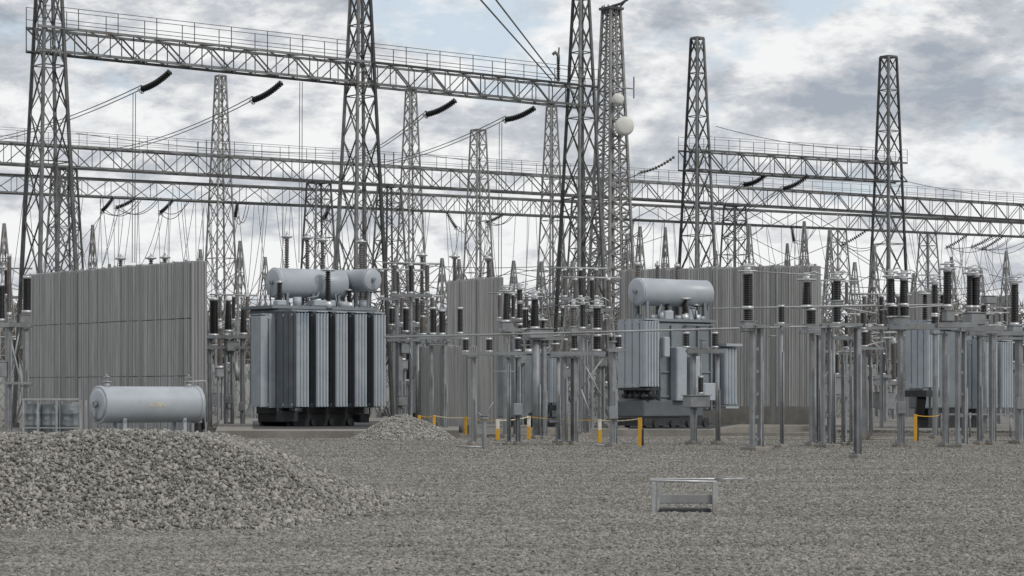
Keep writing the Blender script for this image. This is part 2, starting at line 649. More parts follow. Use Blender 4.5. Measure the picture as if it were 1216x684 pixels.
def gravel_layer():
    P = gravel_points()
    me = bpy.data.meshes.new('loose_gravel')
    me.vertices.add(len(P))
    me.vertices.foreach_set("co", P.ravel().astype(np.float32))
    me.update()
    o = bpy.data.objects.new('loose_gravel', me)
    COL.objects.link(o)
    ng = bpy.data.node_groups.new('gravel_scatter', 'GeometryNodeTree')
    ng.interface.new_socket('Geometry', in_out='INPUT', socket_type='NodeSocketGeometry')
    ng.interface.new_socket('Geometry', in_out='OUTPUT', socket_type='NodeSocketGeometry')
    n, l = ng.nodes.new, ng.links.new
    gi, go = n('NodeGroupInput'), n('NodeGroupOutput')
    m2p = n('GeometryNodeMeshToPoints')
    l(gi.outputs[0], m2p.inputs['Mesh'])
    join = n('GeometryNodeGeometryToInstance')
    for k in range(5):
        ico = n('GeometryNodeMeshIcoSphere')
        ico.inputs['Radius'].default_value = 1.0
        ico.inputs['Subdivisions'].default_value = 1
        sp = n('GeometryNodeSetPosition')
        rv = n('FunctionNodeRandomValue')
        rv.data_type = 'FLOAT_VECTOR'
        rv.inputs[0].default_value = (-.38, -.38, -.38)
        rv.inputs[1].default_value = (.38, .38, .38)
        rv.inputs['Seed'].default_value = k * 7 + 1
        l(ico.outputs[0], sp.inputs['Geometry'])
        l(rv.outputs[0], sp.inputs['Offset'])
        sm = n('GeometryNodeSetMaterial')
        sm.inputs['Material'].default_value = M['gravel']
        l(sp.outputs[0], sm.inputs[0])
        ss = n('GeometryNodeSetShadeSmooth')
        ss.inputs['Shade Smooth'].default_value = False
        l(sm.outputs[0], ss.inputs[0])
        l(ss.outputs[0], join.inputs[0])
    iop = n('GeometryNodeInstanceOnPoints')
    l(m2p.outputs[0], iop.inputs['Points'])
    l(join.outputs[0], iop.inputs['Instance'])
    iop.inputs['Pick Instance'].default_value = True
    ri = n('FunctionNodeRandomValue')
    ri.data_type = 'INT'
    ri.inputs[4].default_value = 0
    ri.inputs[5].default_value = 4
    l(ri.outputs[2], iop.inputs['Instance Index'])
    rr = n('FunctionNodeRandomValue')
    rr.data_type = 'FLOAT_VECTOR'
    rr.inputs[0].default_value = (-.5, -.5, 0)
    rr.inputs[1].default_value = (.5, .5, 6.28)
    l(rr.outputs[0], iop.inputs['Rotation'])
    rs = n('FunctionNodeRandomValue')
    rs.data_type = 'FLOAT_VECTOR'
    rs.inputs[0].default_value = (.018, .016, .012)
    rs.inputs[1].default_value = (.046, .040, .034)
    rs.inputs['Seed'].default_value = 5
    l(rs.outputs[0], iop.inputs['Scale'])
    l(iop.outputs[0], go.inputs[0])
    md = o.modifiers.new('scatter', 'NODES')
    md.node_group = ng
    me.materials.append(M['gravel'])
    return tag(o, 'loose grey gravel strewn over the near yard', None, None, 'stuff')


gravel_layer()


# ------------------------------------------------------------------ stone heaps
def smooth(a, b, x):
    t = max(0, min(1, (x - a) / (b - a)))
    return t * t * (3 - 2 * t)


_bump = [(random.uniform(-14, 0), random.uniform(29, 44), random.uniform(.5, 1.3), random.uniform(-.13, .12)) for _ in range(60)]


def big_heap(x, y):
    # long heap: crest at y 36..39, right flank falls towards x = -2
    front = smooth(30.2, 36.2, y + 0.25 * math.sin(x * 1.3))
    back = 1 - smooth(39.0, 42.0, y)
    right = 1 - smooth(-4.9, -1.7 - 0.12 * (37 - y), x)
    h = 1.07 * front * back * right
    h += sum(a * math.exp(-((x - bx) ** 2 + (y - by) ** 2) / (r * r)) for bx, by, r, a in _bump) * min(1, h * 1.6)
    return max(h, 0)


def heap(name, label, cat, fn, x0, x1, y0, y1, nx, ny, dens, s0, s1, big, mat='stone'):
    root = thing(name, label, cat, ((x0 + x1) / 2, (y0 + y1) / 2, 0))
    cx, cy = (x0 + x1) / 2, (y0 + y1) / 2
    xs = [x0 + (x1 - x0) * i / nx for i in range(nx + 1)]
    ys = [y0 + (y1 - y0) * i / ny for i in range(ny + 1)]
    b = MB()
    vs = [(x - cx, y - cy, fn(x, y) - 0.03) for y in ys for x in xs]
    fs = [(j * (nx + 1) + i, j * (nx + 1) + i + 1, (j + 1) * (nx + 1) + i + 1, (j + 1) * (nx + 1) + i) for j in range(ny) for i in range(nx)]
    b._add(vs, fs, True)
    b.build('heap_core', mat, root)
    pts, sizes = [], []
    n = int((x1 - x0) * (y1 - y0) * dens)
    for _ in range(n):
        x, y = random.uniform(x0, x1), random.uniform(y0, y1)
        h = fn(x, y)
        if h < 0.015 and random.random() > 0.25:
            continue
        if h <= 0 and random.random() > 0.12:
            continue
        pts.append((x - cx, y - cy, h + random.uniform(-.01, .035)))
        sizes.append(s0 + (s1 - s0) * random.random() ** 2.2)
    order = sorted(range(len(pts)), key=lambda i: -sizes[i])
    chosen = []
    if big:
        for i in order:
            x, y, z = pts[i]
            if y + cy < 38.3 and abs((x + cx) / (y + cy)) < .215 and z > .02:
                chosen.append(i)
            if len(chosen) >= big:
                break
    cs = set(chosen)
    rest = [i for i in range(len(pts)) if i not in cs]
    so = scatter_mesh('loose_stones', [pts[i] for i in rest], [sizes[i] for i in rest], mat, root)
    so['kind'] = 'stuff'
    meshes = []
    for vs, fs in STONES:
        b = MB()
        b._add(vs, fs)
        me = b.mesh('stone')
        me.materials.append(M['stone_piece'])
        meshes.append(me)
    for i in chosen:
        o = bpy.data.objects.new('stone', random.choice(meshes))
        COL.objects.link(o)
        o.parent = root
        o.location = pts[i]
        o.rotation_euler = (random.uniform(0, 6.3), random.uniform(0, 6.3), random.uniform(0, 6.3))
        s = sizes[i] * 1.12
        o.scale = (s, s, s)
    return root


heap('stone_heap', 'long low heap of broken grey stone spread in front of the oil tank', 'stone heap', big_heap,
     -13.5, -1.2, 29.6, 42.2, 90, 90, 500, .02, .054, 295)

_hx, _hy = wx(479, 95.5), 95.5


def small_heap(x, y):
    d = math.hypot((x - _hx) / 2.12, (y - _hy) / 2.4) + 0.05 * math.sin(3 * x + y)
    return max(0, 1.06 * (1 - d) * (1.0 if d > .15 else 0.95 + d / 3)) if d < 1 else 0.0


heap('gravel_heap', 'small cone-shaped heap of fine pale gravel by the concrete kerb', 'gravel heap', small_heap,
     _hx - 2.5, _hx + 2.5, _hy - 2.7, _hy + 2.7, 30, 30, 200, .03, .06, 0, 'stone_pale')


# ------------------------------------------------------------------ concrete pads and kerbs
def pad(name, pts, z, mat='slab', th=None):
    b = MB()
    n = len(pts)
    vs = [(x, y, -0.1) for x, y in pts] + [(x, y, z) for x, y in pts]
    fs = [(i, (i + 1) % n, n + (i + 1) % n, n + i) for i in range(n)] + [tuple(range(n, 2 * n)), tuple(reversed(range(n)))]
    b._add(vs, fs)
    o = b.build(name, mat)
    return tag(o, None, None, None, 'structure')


pad('concrete_pad', [(wx(256, 97.5), 97.5), (wx(420, 97.0), 97.0), (wx(545, 99), 99), (wx(545, 160), 160), (wx(262, 150), 150)], 0.30)
pad('oil_pit', [(wx(300, 103), 103), (wx(440, 103), 103), (wx(470, 135), 135), (wx(300, 135), 135)], 0.305, 'oil')
pad('concrete_pad', [(wx(733, 102.8), 102.8), (wx(848, 102.8), 102.8), (wx(880, 112), 112), (wx(1000, 119), 119), (wx(1010, 155), 155), (wx(740, 150), 150)], 0.27)
pad('oil_pit', [(wx(745, 105), 105), (wx(842, 105), 105), (wx(880, 125), 125), (wx(750, 125), 125)], 0.275, 'oil')
pad('concrete_kerb', [(wx(-40, 101.0), 101.0), (wx(254, 98.2), 98.2), (wx(254, 98.5), 98.5), (wx(-40, 101.4), 101.4)], 0.12)
pad('concrete_kerb', [(wx(546, 99.4), 99.4), (wx(732, 101.0), 101.0), (wx(732, 101.3), 101.3), (wx(546, 99.7), 99.7)], 0.13)
pad('concrete_kerb', [(wx(850, 103.5), 103.5), (wx(1260, 101.0), 101.0), (wx(1260, 101.3), 101.3), (wx(850, 103.8), 103.8)], 0.14)
pad('cable_channel', [(wx(850, 95), 95), (wx(1260, 91), 91), (wx(1260, 92), 92), (wx(850, 96), 96)], 0.05)
pad('cable_channel', [(wx(640, 106), 106), (wx(740, 108), 108), (wx(740, 109.2), 109.2), (wx(640, 107.2), 107.2)], 0.25)
pad('dirt_bank', [(wx(985, 108), 108), (wx(1260, 104), 104), (wx(1290, 190), 190), (wx(985, 190), 190)], 0.2, 'ground')


# ------------------------------------------------------------------ lattice towers and girders
def tower(label, x, D, height, w0, w1, n, mat='steel', indiv=False, leg=.2, br=.1, cat='lattice tower', name='lattice_tower', rz=GA, group=None, head=True, X=None, ladder=False):
    X = wx(x, D) if X is None else X
    root = thing(name, label, cat, (X, D, 0), rz, group)
    q = 0.90
    hs, t = [0.0], 1.0
    for i in range(n):
        hs.append(hs[-1] + t)
        t *= q
    hs = [h * height / hs[-1] for h in hs]

    def wid(h):
        return w0 + (w1 - w0) * h / height
    cs = ((-1, -1), (1, -1), (1, 1), (-1, 1))

    def c(i, h):
        w = wid(h) / 2
        return (cs[i % 4][0] * w, cs[i % 4][1] * w, h)
    for i in range(4):
        b = MB()
        b.angle(c(i, -.05), c(i, height * .5), leg, leg * .3)
        b.angle(c(i, height * .5), c(i, height), leg * .85, leg * .26)
        b.box((cs[i][0] * w0 / 2, cs[i][1] * w0 / 2, .12), (leg * 2.6, leg * 2.6, .3))
        b.build('leg', mat, root)
    bb = MB()

    def put(p, q_, w):
        if indiv:
            brace(root, p, q_, w, mat)
        else:
            bb.angle(p, q_, w)
    for k in range(n):
        h0, h1 = hs[k], hs[k + 1]
        for i in range(4):
            put(c(i, h0), c(i + 1, h1), br)
            put(c(i + 1, h0), c(i, h1), br)
            if k and k % 2 == 0:
                put(c(i, h0), c(i + 1, h0), br * .9)
    if not indiv:
        o_ = bb.build('bracing', mat, root)
        o_['kind'] = 'stuff'
    if head:
        b = MB()
        for i in range(4):
            b.bar(c(i, height), c(i + 1, height), leg * .9)
        b.bar(c(0, height), c(2, height), leg * .6)
        b.build('head_frame', mat, root)
    b = MB()
    for i in (1,):
        lx, ly = wid(0) / 2 + .02, 0
        b.bar((wid(0) / 2, -.2, 0), (wid(height) / 2, -.15, height), .05)
        b.bar((wid(0) / 2, .2, 0), (wid(height) / 2, .15, height), .05)
        k = int(height / .6)
        for r in range(k):
            h = .6 * r + .3
            b.bar((wid(h) / 2, -.2, h), (wid(h) / 2, .2, h), .03)
    if ladder:
        b.build('ladder', mat, root)
    return root


def girder(label, p0, p1, zb, zt, width, npan, mat='steel', indiv=True, ch=.15, br=.09, rail=True, cat='lattice girder', ext=(0, 0)):
    """horizontal box girder between two bearings (ground points p0, p1)"""
    p0, p1 = Vector((*p0, 0)), Vector((*p1, 0))
    d = p1 - p0
    L = d.length
    rz = math.atan2(d.y, d.x)
    root = thing('lattice_girder', label, cat, (p0.x, p0.y, zb), rz)
    H = zt - zb
    w = width / 2
    a0, a1 = -ext[0], L + ext[1]
    for y in (-w, w):
        for z in (0, H):
            b = MB()
            b.angle((a0, y, z), (a1, y, z), ch, ch * .35)
            b.build('chord', mat, root)
    bb = MB()

    def put(p, q_, ww):
        if indiv:
            brace(root, p, q_, ww, mat)
        else:
            bb.angle(p, q_, ww)
    st = (a1 - a0) / npan
    for k in range(npan):
        x0, x1 = a0 + k * st, a0 + (k + 1) * st
        for y in (-w, w):
            if (k % 2 == 0) == (y < 0):
                put((x0, y, 0), (x1, y, H), br)
            else:
                put((x0, y, H), (x1, y, 0), br)
            put((x0, y, 0), (x0, y, H), br * .65)
        for z in (0, H):
            if k % 2 == (0 if z else 1):
                put((x0, -w, z), (x1, w, z), br * .8)
            else:
                put((x0, w, z), (x1, -w, z), br * .8)
    if not indiv:
        o_ = bb.build('bracing', mat, root)
        o_['kind'] = 'stuff'
    if rail:
        b = MB()
        nst = max(2, int((a1 - a0) / 2.4))
        for y in (-w, w):
            for i in range(nst + 1):
                xx = a0 + (a1 - a0) * i / nst
                b.bar((xx, y, H), (xx, y, H + 1.12), .035)
            for hh in (.45, 1.1):
                b.bar((a0, y, H + hh), (a1, y, H + hh), .03)
        b.build('handrail', mat, root)
    return root


# front gantry -------------------------------------------------------
G1, G3 = (wx(58, 130), 130.0), (wx(690, 154.5), 154.5)
G2 = (G1[0] + (G3[0] - G1[0]) * .543, G1[1] + (G3[1] - G1[1]) * .543)
TH = 29.5
tower('tall steel lattice tower rising behind the ribbed wall at the oil tank', None, G1[1], TH, 2.75, .5, 12, indiv=True, leg=.18, br=.068, X=G1[0], cat='lattice tower')
tower('tall steel lattice tower rising behind the conservators of the big transformer', None, G2[1], TH, 2.75, .5, 12, indiv=True, leg=.18, br=.068, X=G2[0])
tower('tall dark lattice tower just beside the mast with the round dishes', None, G3[1], TH, 2.75, .5, 12, indiv=True, leg=.18, br=.068, X=G3[0])
girder('high railed girder from the wall-side tower to the tower behind the transformer', G1, G2, 20.0, 21.25, 1.25, 15, rail=True, ch=.15, br=.07, ext=(1.0, 0.3))
girder('high railed girder ending at the tower beside the dish mast', G2, G3, 20.0, 21.25, 1.25, 13, rail=True, ch=.15, br=.07, ext=(-.35, .9))
# right gantry ---------------------------------------------------------
C1, C2 = (wx(828, 194), 194.0), (wx(1055, 204), 204.0)
tower('flat-topped lattice tower behind the transformer with the long single conservator', None, C1[1], 30.1, 2.9, .7, 12, indiv=True, leg=.19, br=.075, X=C1[0])
tower('flat-topped lattice tower standing apart under the dark cloud bank', None, C2[1], 30.0, 2.8, .95, 12, indiv=True, leg=.19, br=.075, X=C2[0])
girder('short railed girder slung between the two flat-topped towers', C1, C2, 19.6, 21.15, 1.5, 14, rail=True, ch=.15, br=.072, ext=(1.3, 1.4))


# long girders of the two rear gantries -------------------------------------
def line_pts(x, D):
    return (wx(x, D), D)


A0, A1 = line_pts(-30, 184.5), line_pts(1250, 248.6)
B0, B1 = line_pts(-30, 212.0), line_pts(1250, 275.0)


def lerp2(a, b, t):
    return (a[0] + (b[0] - a[0]) * t, a[1] + (b[1] - a[1]) * t)


def t_at(a, b, x):
    k = (x - 608.0) / F
    return (k * a[1] - a[0]) / ((b[0] - a[0]) - k * (b[1] - a[1]))


seg_words = ['over the ribbed wall at the oil tank', 'over the big transformer', 'crossing behind the dish mast', 'behind the short flat-topped-tower girder', 'reaching past the lone flat-topped tower']
A_x = [-130, 240, 462, 700, 900, 1440]
B_x = [-130, 262, 488, 655, 1000, 1440]
for i in range(5):
    a, b = lerp2(A0, A1, t_at(A0, A1, A_x[i])), lerp2(A0, A1, t_at(A0, A1, A_x[i + 1]))
    Ls = math.hypot(b[0] - a[0], b[1] - a[1])
    girder('upper railed girder of the rear pair ' + seg_words[i], a, b, 19.35, 20.95, 1.5, max(8, int(Ls / 1.75)), indiv=True, ch=.15, br=.072, ext=(-.03, -.03))
    a, b = lerp2(B0, B1, t_at(B0, B1, B_x[i])), lerp2(B0, B1, t_at(B0, B1, B_x[i + 1]))
    girder('lower girder of the rear pair ' + seg_words[i], a, b, 19.45, 21.0, 1.5, max(8, int(Ls / 1.75)), indiv=False, ch=.15, br=.072, rail=False, ext=(-.03, -.03))

for (x, lab, h) in ((75, 'stocky lattice post under the rear girders behind the wall-side tower', 20.9), (378, 'stocky lattice post under the rear girders close by the conservator pair', 20.9),
                    (462, 'stocky lattice post under the rear girders beyond the second conservator', 20.9), (693, 'stocky lattice post under the rear girders in front of the dish mast', 20.9),
                    (873, 'stocky lattice post under the rear girders behind the long conservator', 20.9)):
    p = lerp2(A0, A1, t_at(A0, A1, x))
    tower(lab, None, p[1] + .4, h - 1.62, 3.2, 1.4, 9, 'steel', False, .15, .065, X=p[0], cat='lattice post', name='lattice_post')
for (x, lab, h) in ((262, 'slender lattice mast above the far end of the ribbed oil-tank wall', 31), (488, 'slender lattice mast beyond the tower behind the conservators', 31),
                    (655, 'slender lattice mast half hidden by the dark tower beside the dish mast', 30.3),
                    (995, 'short lattice mast under the rear girders before the lone flat-topped tower', 19.4), (1102, 'short lattice mast under the rear girders past the lone flat-topped tower', 19.4)):
    p = lerp2(B0, B1, t_at(B0, B1, x))
    tower(lab, None, p[1], h, 3.0 if h > 20 else 3.6, .7 if h > 20 else 1.2, 13 if h > 20 else 9, 'far_steel', False, .15, .068, X=p[0], cat='lattice mast', name='lattice_mast')
tower('thin lattice lightning mast between the big transformer and the dish mast', 568, 205, 24.0, 2.6, .9, 11, 'far_steel', False, .13, .062, cat='lightning mast', name='lightning_mast')


# mast with dishes -------------------------------------------------------------
def dish_mast():
    x, D = 726, 205.0
    root = thing('radio_mast', 'dense pale lattice radio mast carrying a platform on its top', 'radio mast', (wx(x, D), D, 0), GA)
    height, w0, w1, n = hz(12, D), 3.5, 1.05, 30

    def wid(h):
        return w0 + (w1 - w0) * h / height
    cs = ((-1, -1), (1, -1), (1, 1), (-1, 1))

    def c(i, h):
        w = wid(h) / 2
        return Vector((cs[i % 4][0] * w, cs[i % 4][1] * w, h))
    for i in range(4):
        b = MB()
        b.angle(c(i, 0), c(i, height), .2, .06)
        b.build('leg', 'far_steel', root)
    bb = MB()
    for k in range(n):
        h0, h1 = height * k / n, height * (k + 1) / n
        for i in range(4):
            bb.angle(c(i, h0), c(i + 1, h1), .1)
            bb.angle(c(i + 1, h0), c(i, h1), .1)
            bb.angle(c(i, h0), c(i + 1, h0), .09)
            m0, m1 = (c(i, h0) + c(i + 1, h0)) / 2, (c(i, h1) + c(i + 1, h1)) / 2
            bb.angle(m0, m1, .1)
    o_ = bb.build('bracing', 'far_steel', root)
    o_['kind'] = 'stuff'
    b = MB()
    b.box((0, 0, height + .1), (1.5, 1.5, .2))
    for i in range(12):
        a = i / 12 * 6.283
        b.bar((math.cos(a) * .75, math.sin(a) * .75, height - .4), (math.cos(a) * .8, math.sin(a) * .8, height + .35), .08)
    b.build('platform', 'steel', root)
    b = MB()
    R = Matrix.Rotation(-GA, 3, 'Z')
    b.tube([R @ Vector((-.3, 0, height + .2)), R @ Vector((.8, 0, height + .55)), R @ Vector((2.0, 0, height + 1.3))], .12, 6)
    b.tube([R @ Vector((.7, 0, height + .2)), R @ Vector((1.3, 0, height + .9))], .07, 5)
    b.build('antenna_boom', 'steel', root)
    b = MB()
    for hy in (105,):
        h = hz(hy, D)
        b.bar(c(0, h), c(1, h) + Vector((.9, -.2, 0)), .1)
        b.bar(c(1, h) + Vector((.9, -.2, -.8)), c(1, h) + Vector((.9, -.2, 1.0)), .09)
    b.build('side_bracket', 'far_steel', root)
    for (px, py, r, nm, lab) in ((741, 150, .80, 'dish_antenna', 'large round white drum-shaped dish clamped to the radio mast'), (733.5, 118, .48, 'dish_antenna', 'smaller grey white round dish above the large dish on the radio mast')):
        Dd = D - 2.0
        o = thing(nm, lab, 'dish antenna', (wx(px, Dd), Dd, hz(py, Dd)), math.radians(12), 'round dishes on the radio mast')
        b = MB()
        b.lathe((0, .35, 0), (0, -1, 0), [(0, r * .55), (.1, r * .95), (.35, r), (.62, r), (.78, r * .93), (.86, r * .7), (.9, r * .3), (.905, .02)], 24)
        b.build('radome', 'dish', o)
        b = MB()
        b.cyl((0, .35, 0), (0, 1.2, 0), .12)
        b.bar((0, 1.1, -.9), (0, 1.1, .9), .12)
        b.bar((0, 1.1, -.7), (-.6, 1.9, -.7), .1)
        b.bar((0, 1.1, .7), (-.6, 1.9, .7), .1)
        b.build('mount', 'steel', o)


dish_mast()


# ------------------------------------------------------------------ ribbed concrete blast walls
def rib_panel(L, H, th, nrib, seed, mat):
    """one cast panel with upright ribs on its two faces; origin at the lower near corner"""
    r = random.Random(seed)
    b = MB()
    for side in (0, 1):
        x = 0.0
        ws = [r.choice((.75, .9, 1, 1, 1.15)) for _ in range(nrib)]
        k = L / sum(ws)
        for w in ws:
            w *= k
            dp = th * .5 + r.uniform(.0, .055)
            yy = -dp if side == 0 else dp
            y0 = 0
            g_ = .18 * w
            # each rib: trapezium standing proud of the core
            a, c = x + .02 * w, x + w - .02 * w
            pr = [(a, y0), (a + 0.0, yy * .72), (a + g_, yy), (c - g_, yy), (c, yy * .72), (c, y0)]
            if side:
                pr = pr[::-1]
            n_ = len(pr)
            top = H - r.uniform(0, .03)
            vs = [(p[0], p[1], 0) for p in pr] + [(p[0], p[1], top) for p in pr]
            fs = [(i, (i + 1) % n_, n_ + (i + 1) % n_, n_ + i) for i in range(n_)] + [tuple(range(n_, 2 * n_)), tuple(reversed(range(n_)))]
            b._add(vs, fs)
            x += w
    return b


def blast_wall(label, pa, pb, z0, za, zb, th, cols, rows, ribs, mat='concrete', ends=True, base=0.0, base_mat='slab'):
    """wall from near end pa to far end pb; heights za (near), zb (far); cols: fractions of panel joints"""
    pa, pb = Vector((*pa, 0)), Vector((*pb, 0))
    d = pb - pa
    L = d.length
    root = thing('blast_wall', label, 'blast wall', (pa.x, pa.y, z0), math.atan2(d.y, d.x))
    # local x runs from near to far; local -y is either face
    if base:
        b = MB()
        b.box((L / 2, 0, base / 2), (L + .1, th + .12, base))
        b.build('footing', base_mat, root)
    fr = [0] + cols + [1]
    seed = int(abs(pa.x) * 10)
    for i in range(len(fr) - 1):
        x0, x1 = fr[i] * L, fr[i + 1] * L
        h = za + (zb - za) * (fr[i] + fr[i + 1]) / 2 - base
        for k in range(rows):
            hb = base + h * k / rows
            rb = rib_panel(x1 - x0 - .17, h / rows - .014, th, max(3, int((x1 - x0) * ribs)), seed + i * 7 + k * (0 if mat == 'concrete' else 1), mat)
            rb.build('wall_panel', mat, root, (x0 + .085, 0, hb))
        if i:
            b = MB()
            b.box((x0, 0, (base + h) / 2), (.26 if i % 2 else .2, th + .16, base + h), .02)
            b.build('post', 'concrete_post', root)
    if ends:
        for (xe, h) in ((-.03, za), (L + .03, zb)):
            b = MB()
            n = 5
            for i in range(n):
                w = th / n
                b.box((xe + random.uniform(-.02, .02), -th / 2 + w * (i + .5), (h - .03) / 2), (.12, w * .86, h - .03), .015)
            b.build('end_rib', 'concrete_post', root)
    b = MB()
    b.bar((0, -th * .3, za - .05), (L, -th * .3, zb - .05), .06)
    b.bar((0, th * .3, za - .05), (L, th * .3, zb - .05), .06)
    nn = int(L / 1.2)
    for i in range(nn + 1):
        t = i / nn
        b.box((L * t, 0, za + (zb - za) * t + .0), (.1, .1, random.uniform(.06, .2)))
    b.build('coping', 'concrete_post', root)
    return root


blast_wall('tall grey ribbed concrete wall standing behind the horizontal oil tank', (wx(236, 111), 111), (wx(36, 126), 126), 0, 7.85, 7.95, .8,
           [.27, .34, .65, .72], 3, 7.0)
blast_wall('broad ribbed wall behind the transformer with the long single conservator', (wx(968, 121), 121), (wx(742, 131), 131), .27, 7.9, 8.2, .7,
           [.18, .5, .75], 1, 6.5, 'concrete_warm', base=.9)
blast_wall('tall narrow ribbed wall seen between the yellow marker posts and girders', (wx(592, 148), 148), (wx(536, 158), 158), 0, 8.9, 9.1, .6, [.35, .7], 1, 3.6, 'concrete_warm')
blast_wall('lower ribbed wall beside the gravel heap, partly hidden by supports', (wx(560, 112), 112), (wx(504, 116), 116), 0, 4.0, 4.1, .5, [.5], 1, 5.0, 'concrete_warm')
blast_wall('far ribbed wall glimpsed behind the twin black insulators', (wx(1110, 175), 175), (wx(1075, 180), 180), 0, 9.3, 9.3, .6, [.5], 1, 3.6, 'concrete_warm')
blast_wall('far ribbed wall glimpsed past the last tall black insulator', (wx(1205, 190), 190), (wx(1180, 196), 196), 0, 9.6, 9.6, .6, [.5], 1, 3.6, 'concrete_warm')


# ------------------------------------------------------------------ transformers
def fin_mesh(depth, h, th, flutes, mat, plate=None):
    """pressed radiator plate lying in the y-z plane, chamfered outer top corner"""
    b = MB()
    st = depth / flutes
    for i in range(flutes):
        y0, y1 = i * st + st * .05, (i + 1) * st - st * .05
        e = th / 2
        cut = h * .022 if i == 0 else 0
        prof = [(-e * .4, y0), (e * .4, y0), (e, y0 + st * .2), (e, y1 - st * .2), (e * .4, y1), (-e * .4, y1), (-e, y1 - st * .2), (-e, y0 + st * .2)]
        n = 8
        vs = [(x, y, cut * .5) for x, y in prof] + [(x, y, h - cut * (1 - (y - y0) / st)) for x, y in prof]
        fs = [(k, (k + 1) % n, n + (k + 1) % n, n + k) for k in range(n)] + [tuple(range(n, 2 * n)), tuple(reversed(range(n)))]
        b._add(vs, fs)
    b.box((0, depth * .5, h - .1), (th * .5, depth * .98, .08))
    b.box((0, depth * .5, .1), (th * .5, depth * .98, .08))
    me = b.mesh('fin')
    me.materials.append(M[mat])
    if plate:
        # fin sides painted dark as shade in the gaps; outer edge stays pale
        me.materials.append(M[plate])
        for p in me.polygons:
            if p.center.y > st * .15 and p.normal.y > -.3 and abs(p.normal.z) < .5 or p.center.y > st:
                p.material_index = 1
    return me


def radiator(parent, x, y, z0, z1, face, depth, nf=5, flutes=4, mat='paint', turn=False, label=None, plate=None):
    """bank of plates: outer edges on -y, plates stacked along x (turn: outer edges on -x, stacked along y)"""
    h = z1 - z0
    b = MB()
    for zz in (z0 + .14, z1 - .14):
        b.cyl((face / 2, 0 + .25, zz - z0), (face / 2, depth + .25, zz - z0), .09, 8)
        for q in (.3, .7):
            b.cyl((0, depth * q, zz - z0), (face, depth * q, zz - z0), .06, 8)
    b.bar((.02, depth * .5, 1.0 if h > 2 else .4), (face - .02, depth * .5, 1.0 if h > 2 else .4), .05)
    b.box((face / 2, depth * .5, h + .02), (face * .9, depth * .9, .05))
    o = b.build('radiator', mat, parent, (x, y, z0))
    if label:
        o['label'] = label
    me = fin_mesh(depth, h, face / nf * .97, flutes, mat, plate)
    for i in range(nf):
        f = link_part('fin', me, o, ((i + .5) * face / nf, 0, 0))
    if turn:
        o.rotation_euler = (0, 0, -math.pi / 2)
        o.location = (x, y + face, z0)
    return o


def bushing(parent, x, y, z0, z1, r=.12, mat='porcelain', lean=(0, 0), ribs=None, cap=True):
    b = MB()
    H = z1 - z0
    ax = Vector((lean[0], lean[1], 1))
    p0 = Vector((x, y, z0))
    b.insulator(p0 + ax * .25, p0 + ax * (H * .9), r, ribs or max(6, int(H / .13)), 10, .6, r * .8)
    o = b.build('bushing', mat, parent)
    b = MB()
    b.cyl(p0 - ax * .05, p0 + ax * .27, r * 1.35, 10)
    b.cyl(p0 + ax * (H * .9), p0 + ax * (H * .96), r * 1.0, 10)
    b.cyl(p0 + ax * (H * .96), p0 + ax * H, r * .35, 8)
    if cap:
        b.ring(p0 + ax * (H * .93), r * 1.7, r * .3, 12, 5)
        for i in range(3):
            a = i * 2.094
            b.bar(p0 + ax * (H * .93), p0 + ax * (H * .93) + Vector((math.cos(a), math.sin(a), 0)) * r * 1.7, r * .18)
    b.build('terminal', 'cap', o)
    return o


def conservator(parent, p, axis, L, r, legs=(), mat='paint_pale', zleg=0):
    ax = Vector(axis)
    b = MB()
    b.lathe(p, ax, [(0, r * .985), (.03, r * 1.02), (.10, r * 1.02), (.11, r), (L - .11, r), (L - .10, r * 1.02), (L - .03, r * 1.02), (L, r * .985)], 36)
    o = b.build('conservator', mat, parent)
    b = MB()
    e0, e1 = Vector(p), Vector(p) + ax * L
    b.lathe(e0 - ax * .05, ax, [(0, r * .2), (.001, r * .86), (.052, r * .98)], 30)
    b.build('end_cap', mat, o)
    b = MB()
    b.lathe(e1 - ax * .002, ax, [(0, r * .98), (.05, r * .86), (.051, r * .2)], 30)
    b.build('end_cap', mat, o)
    b = MB()
    for (e_, s_) in ((e0, -1), (e1, 1)):
        q = e_ + ax * s_ * .05
        b.cyl(q, q + ax * s_ * .14, .09, 10)
        b.tube([q + ax * s_ * .1, q + ax * s_ * .12 + Vector((0, 0, -r * .5)), q + ax * s_ * .1 + Vector((0, 0, -r * 1.25))], .025, 6)
    b.build('oil_gauge', 'paint_dull', o)
    b = MB()
    for t in legs:
        q = Vector(p) + ax * (L * t)
        side = Vector((-ax.y, ax.x, 0))
        for s_ in (-.6, .6):
            b.bar(q + side * (s_ * r) + Vector((0, 0, -r * .55)), Vector((q.x, q.y, zleg)) + side * (s_ * r * 1.1), .16, .12)
        b.bar(q + side * (-.75 * r) + Vector((0, 0, -r * .8)), q + side * (.75 * r) + Vector((0, 0, -r * .8)), .14)
    b.build('saddle', 'paint_dull', o)
    return o


def detail_boxes(parent, n, x0, x1, y, z0, z1, mat='paint_dull', seed=1):
    r = random.Random(seed)
    for i in range(n):
        b = MB()
        w, h, d = r.uniform(.2, .55), r.uniform(.3, .9), r.uniform(.15, .3)
        x, z = r.uniform(x0, x1), r.uniform(z0, z1)
        b.box((x, y - d / 2, z), (w, d, h), .02)
        b.box((x, y - d - .01, z), (w * .8, .02, h * .85))
        b.build('control_box', mat, parent)


def pipes(parent, pts_list, r=.05, mat='paint_dull'):
    for pts in pts_list:
        b = MB()
        b.tube(pts, r, 6)
        b.build('oil_pipe', mat, parent)


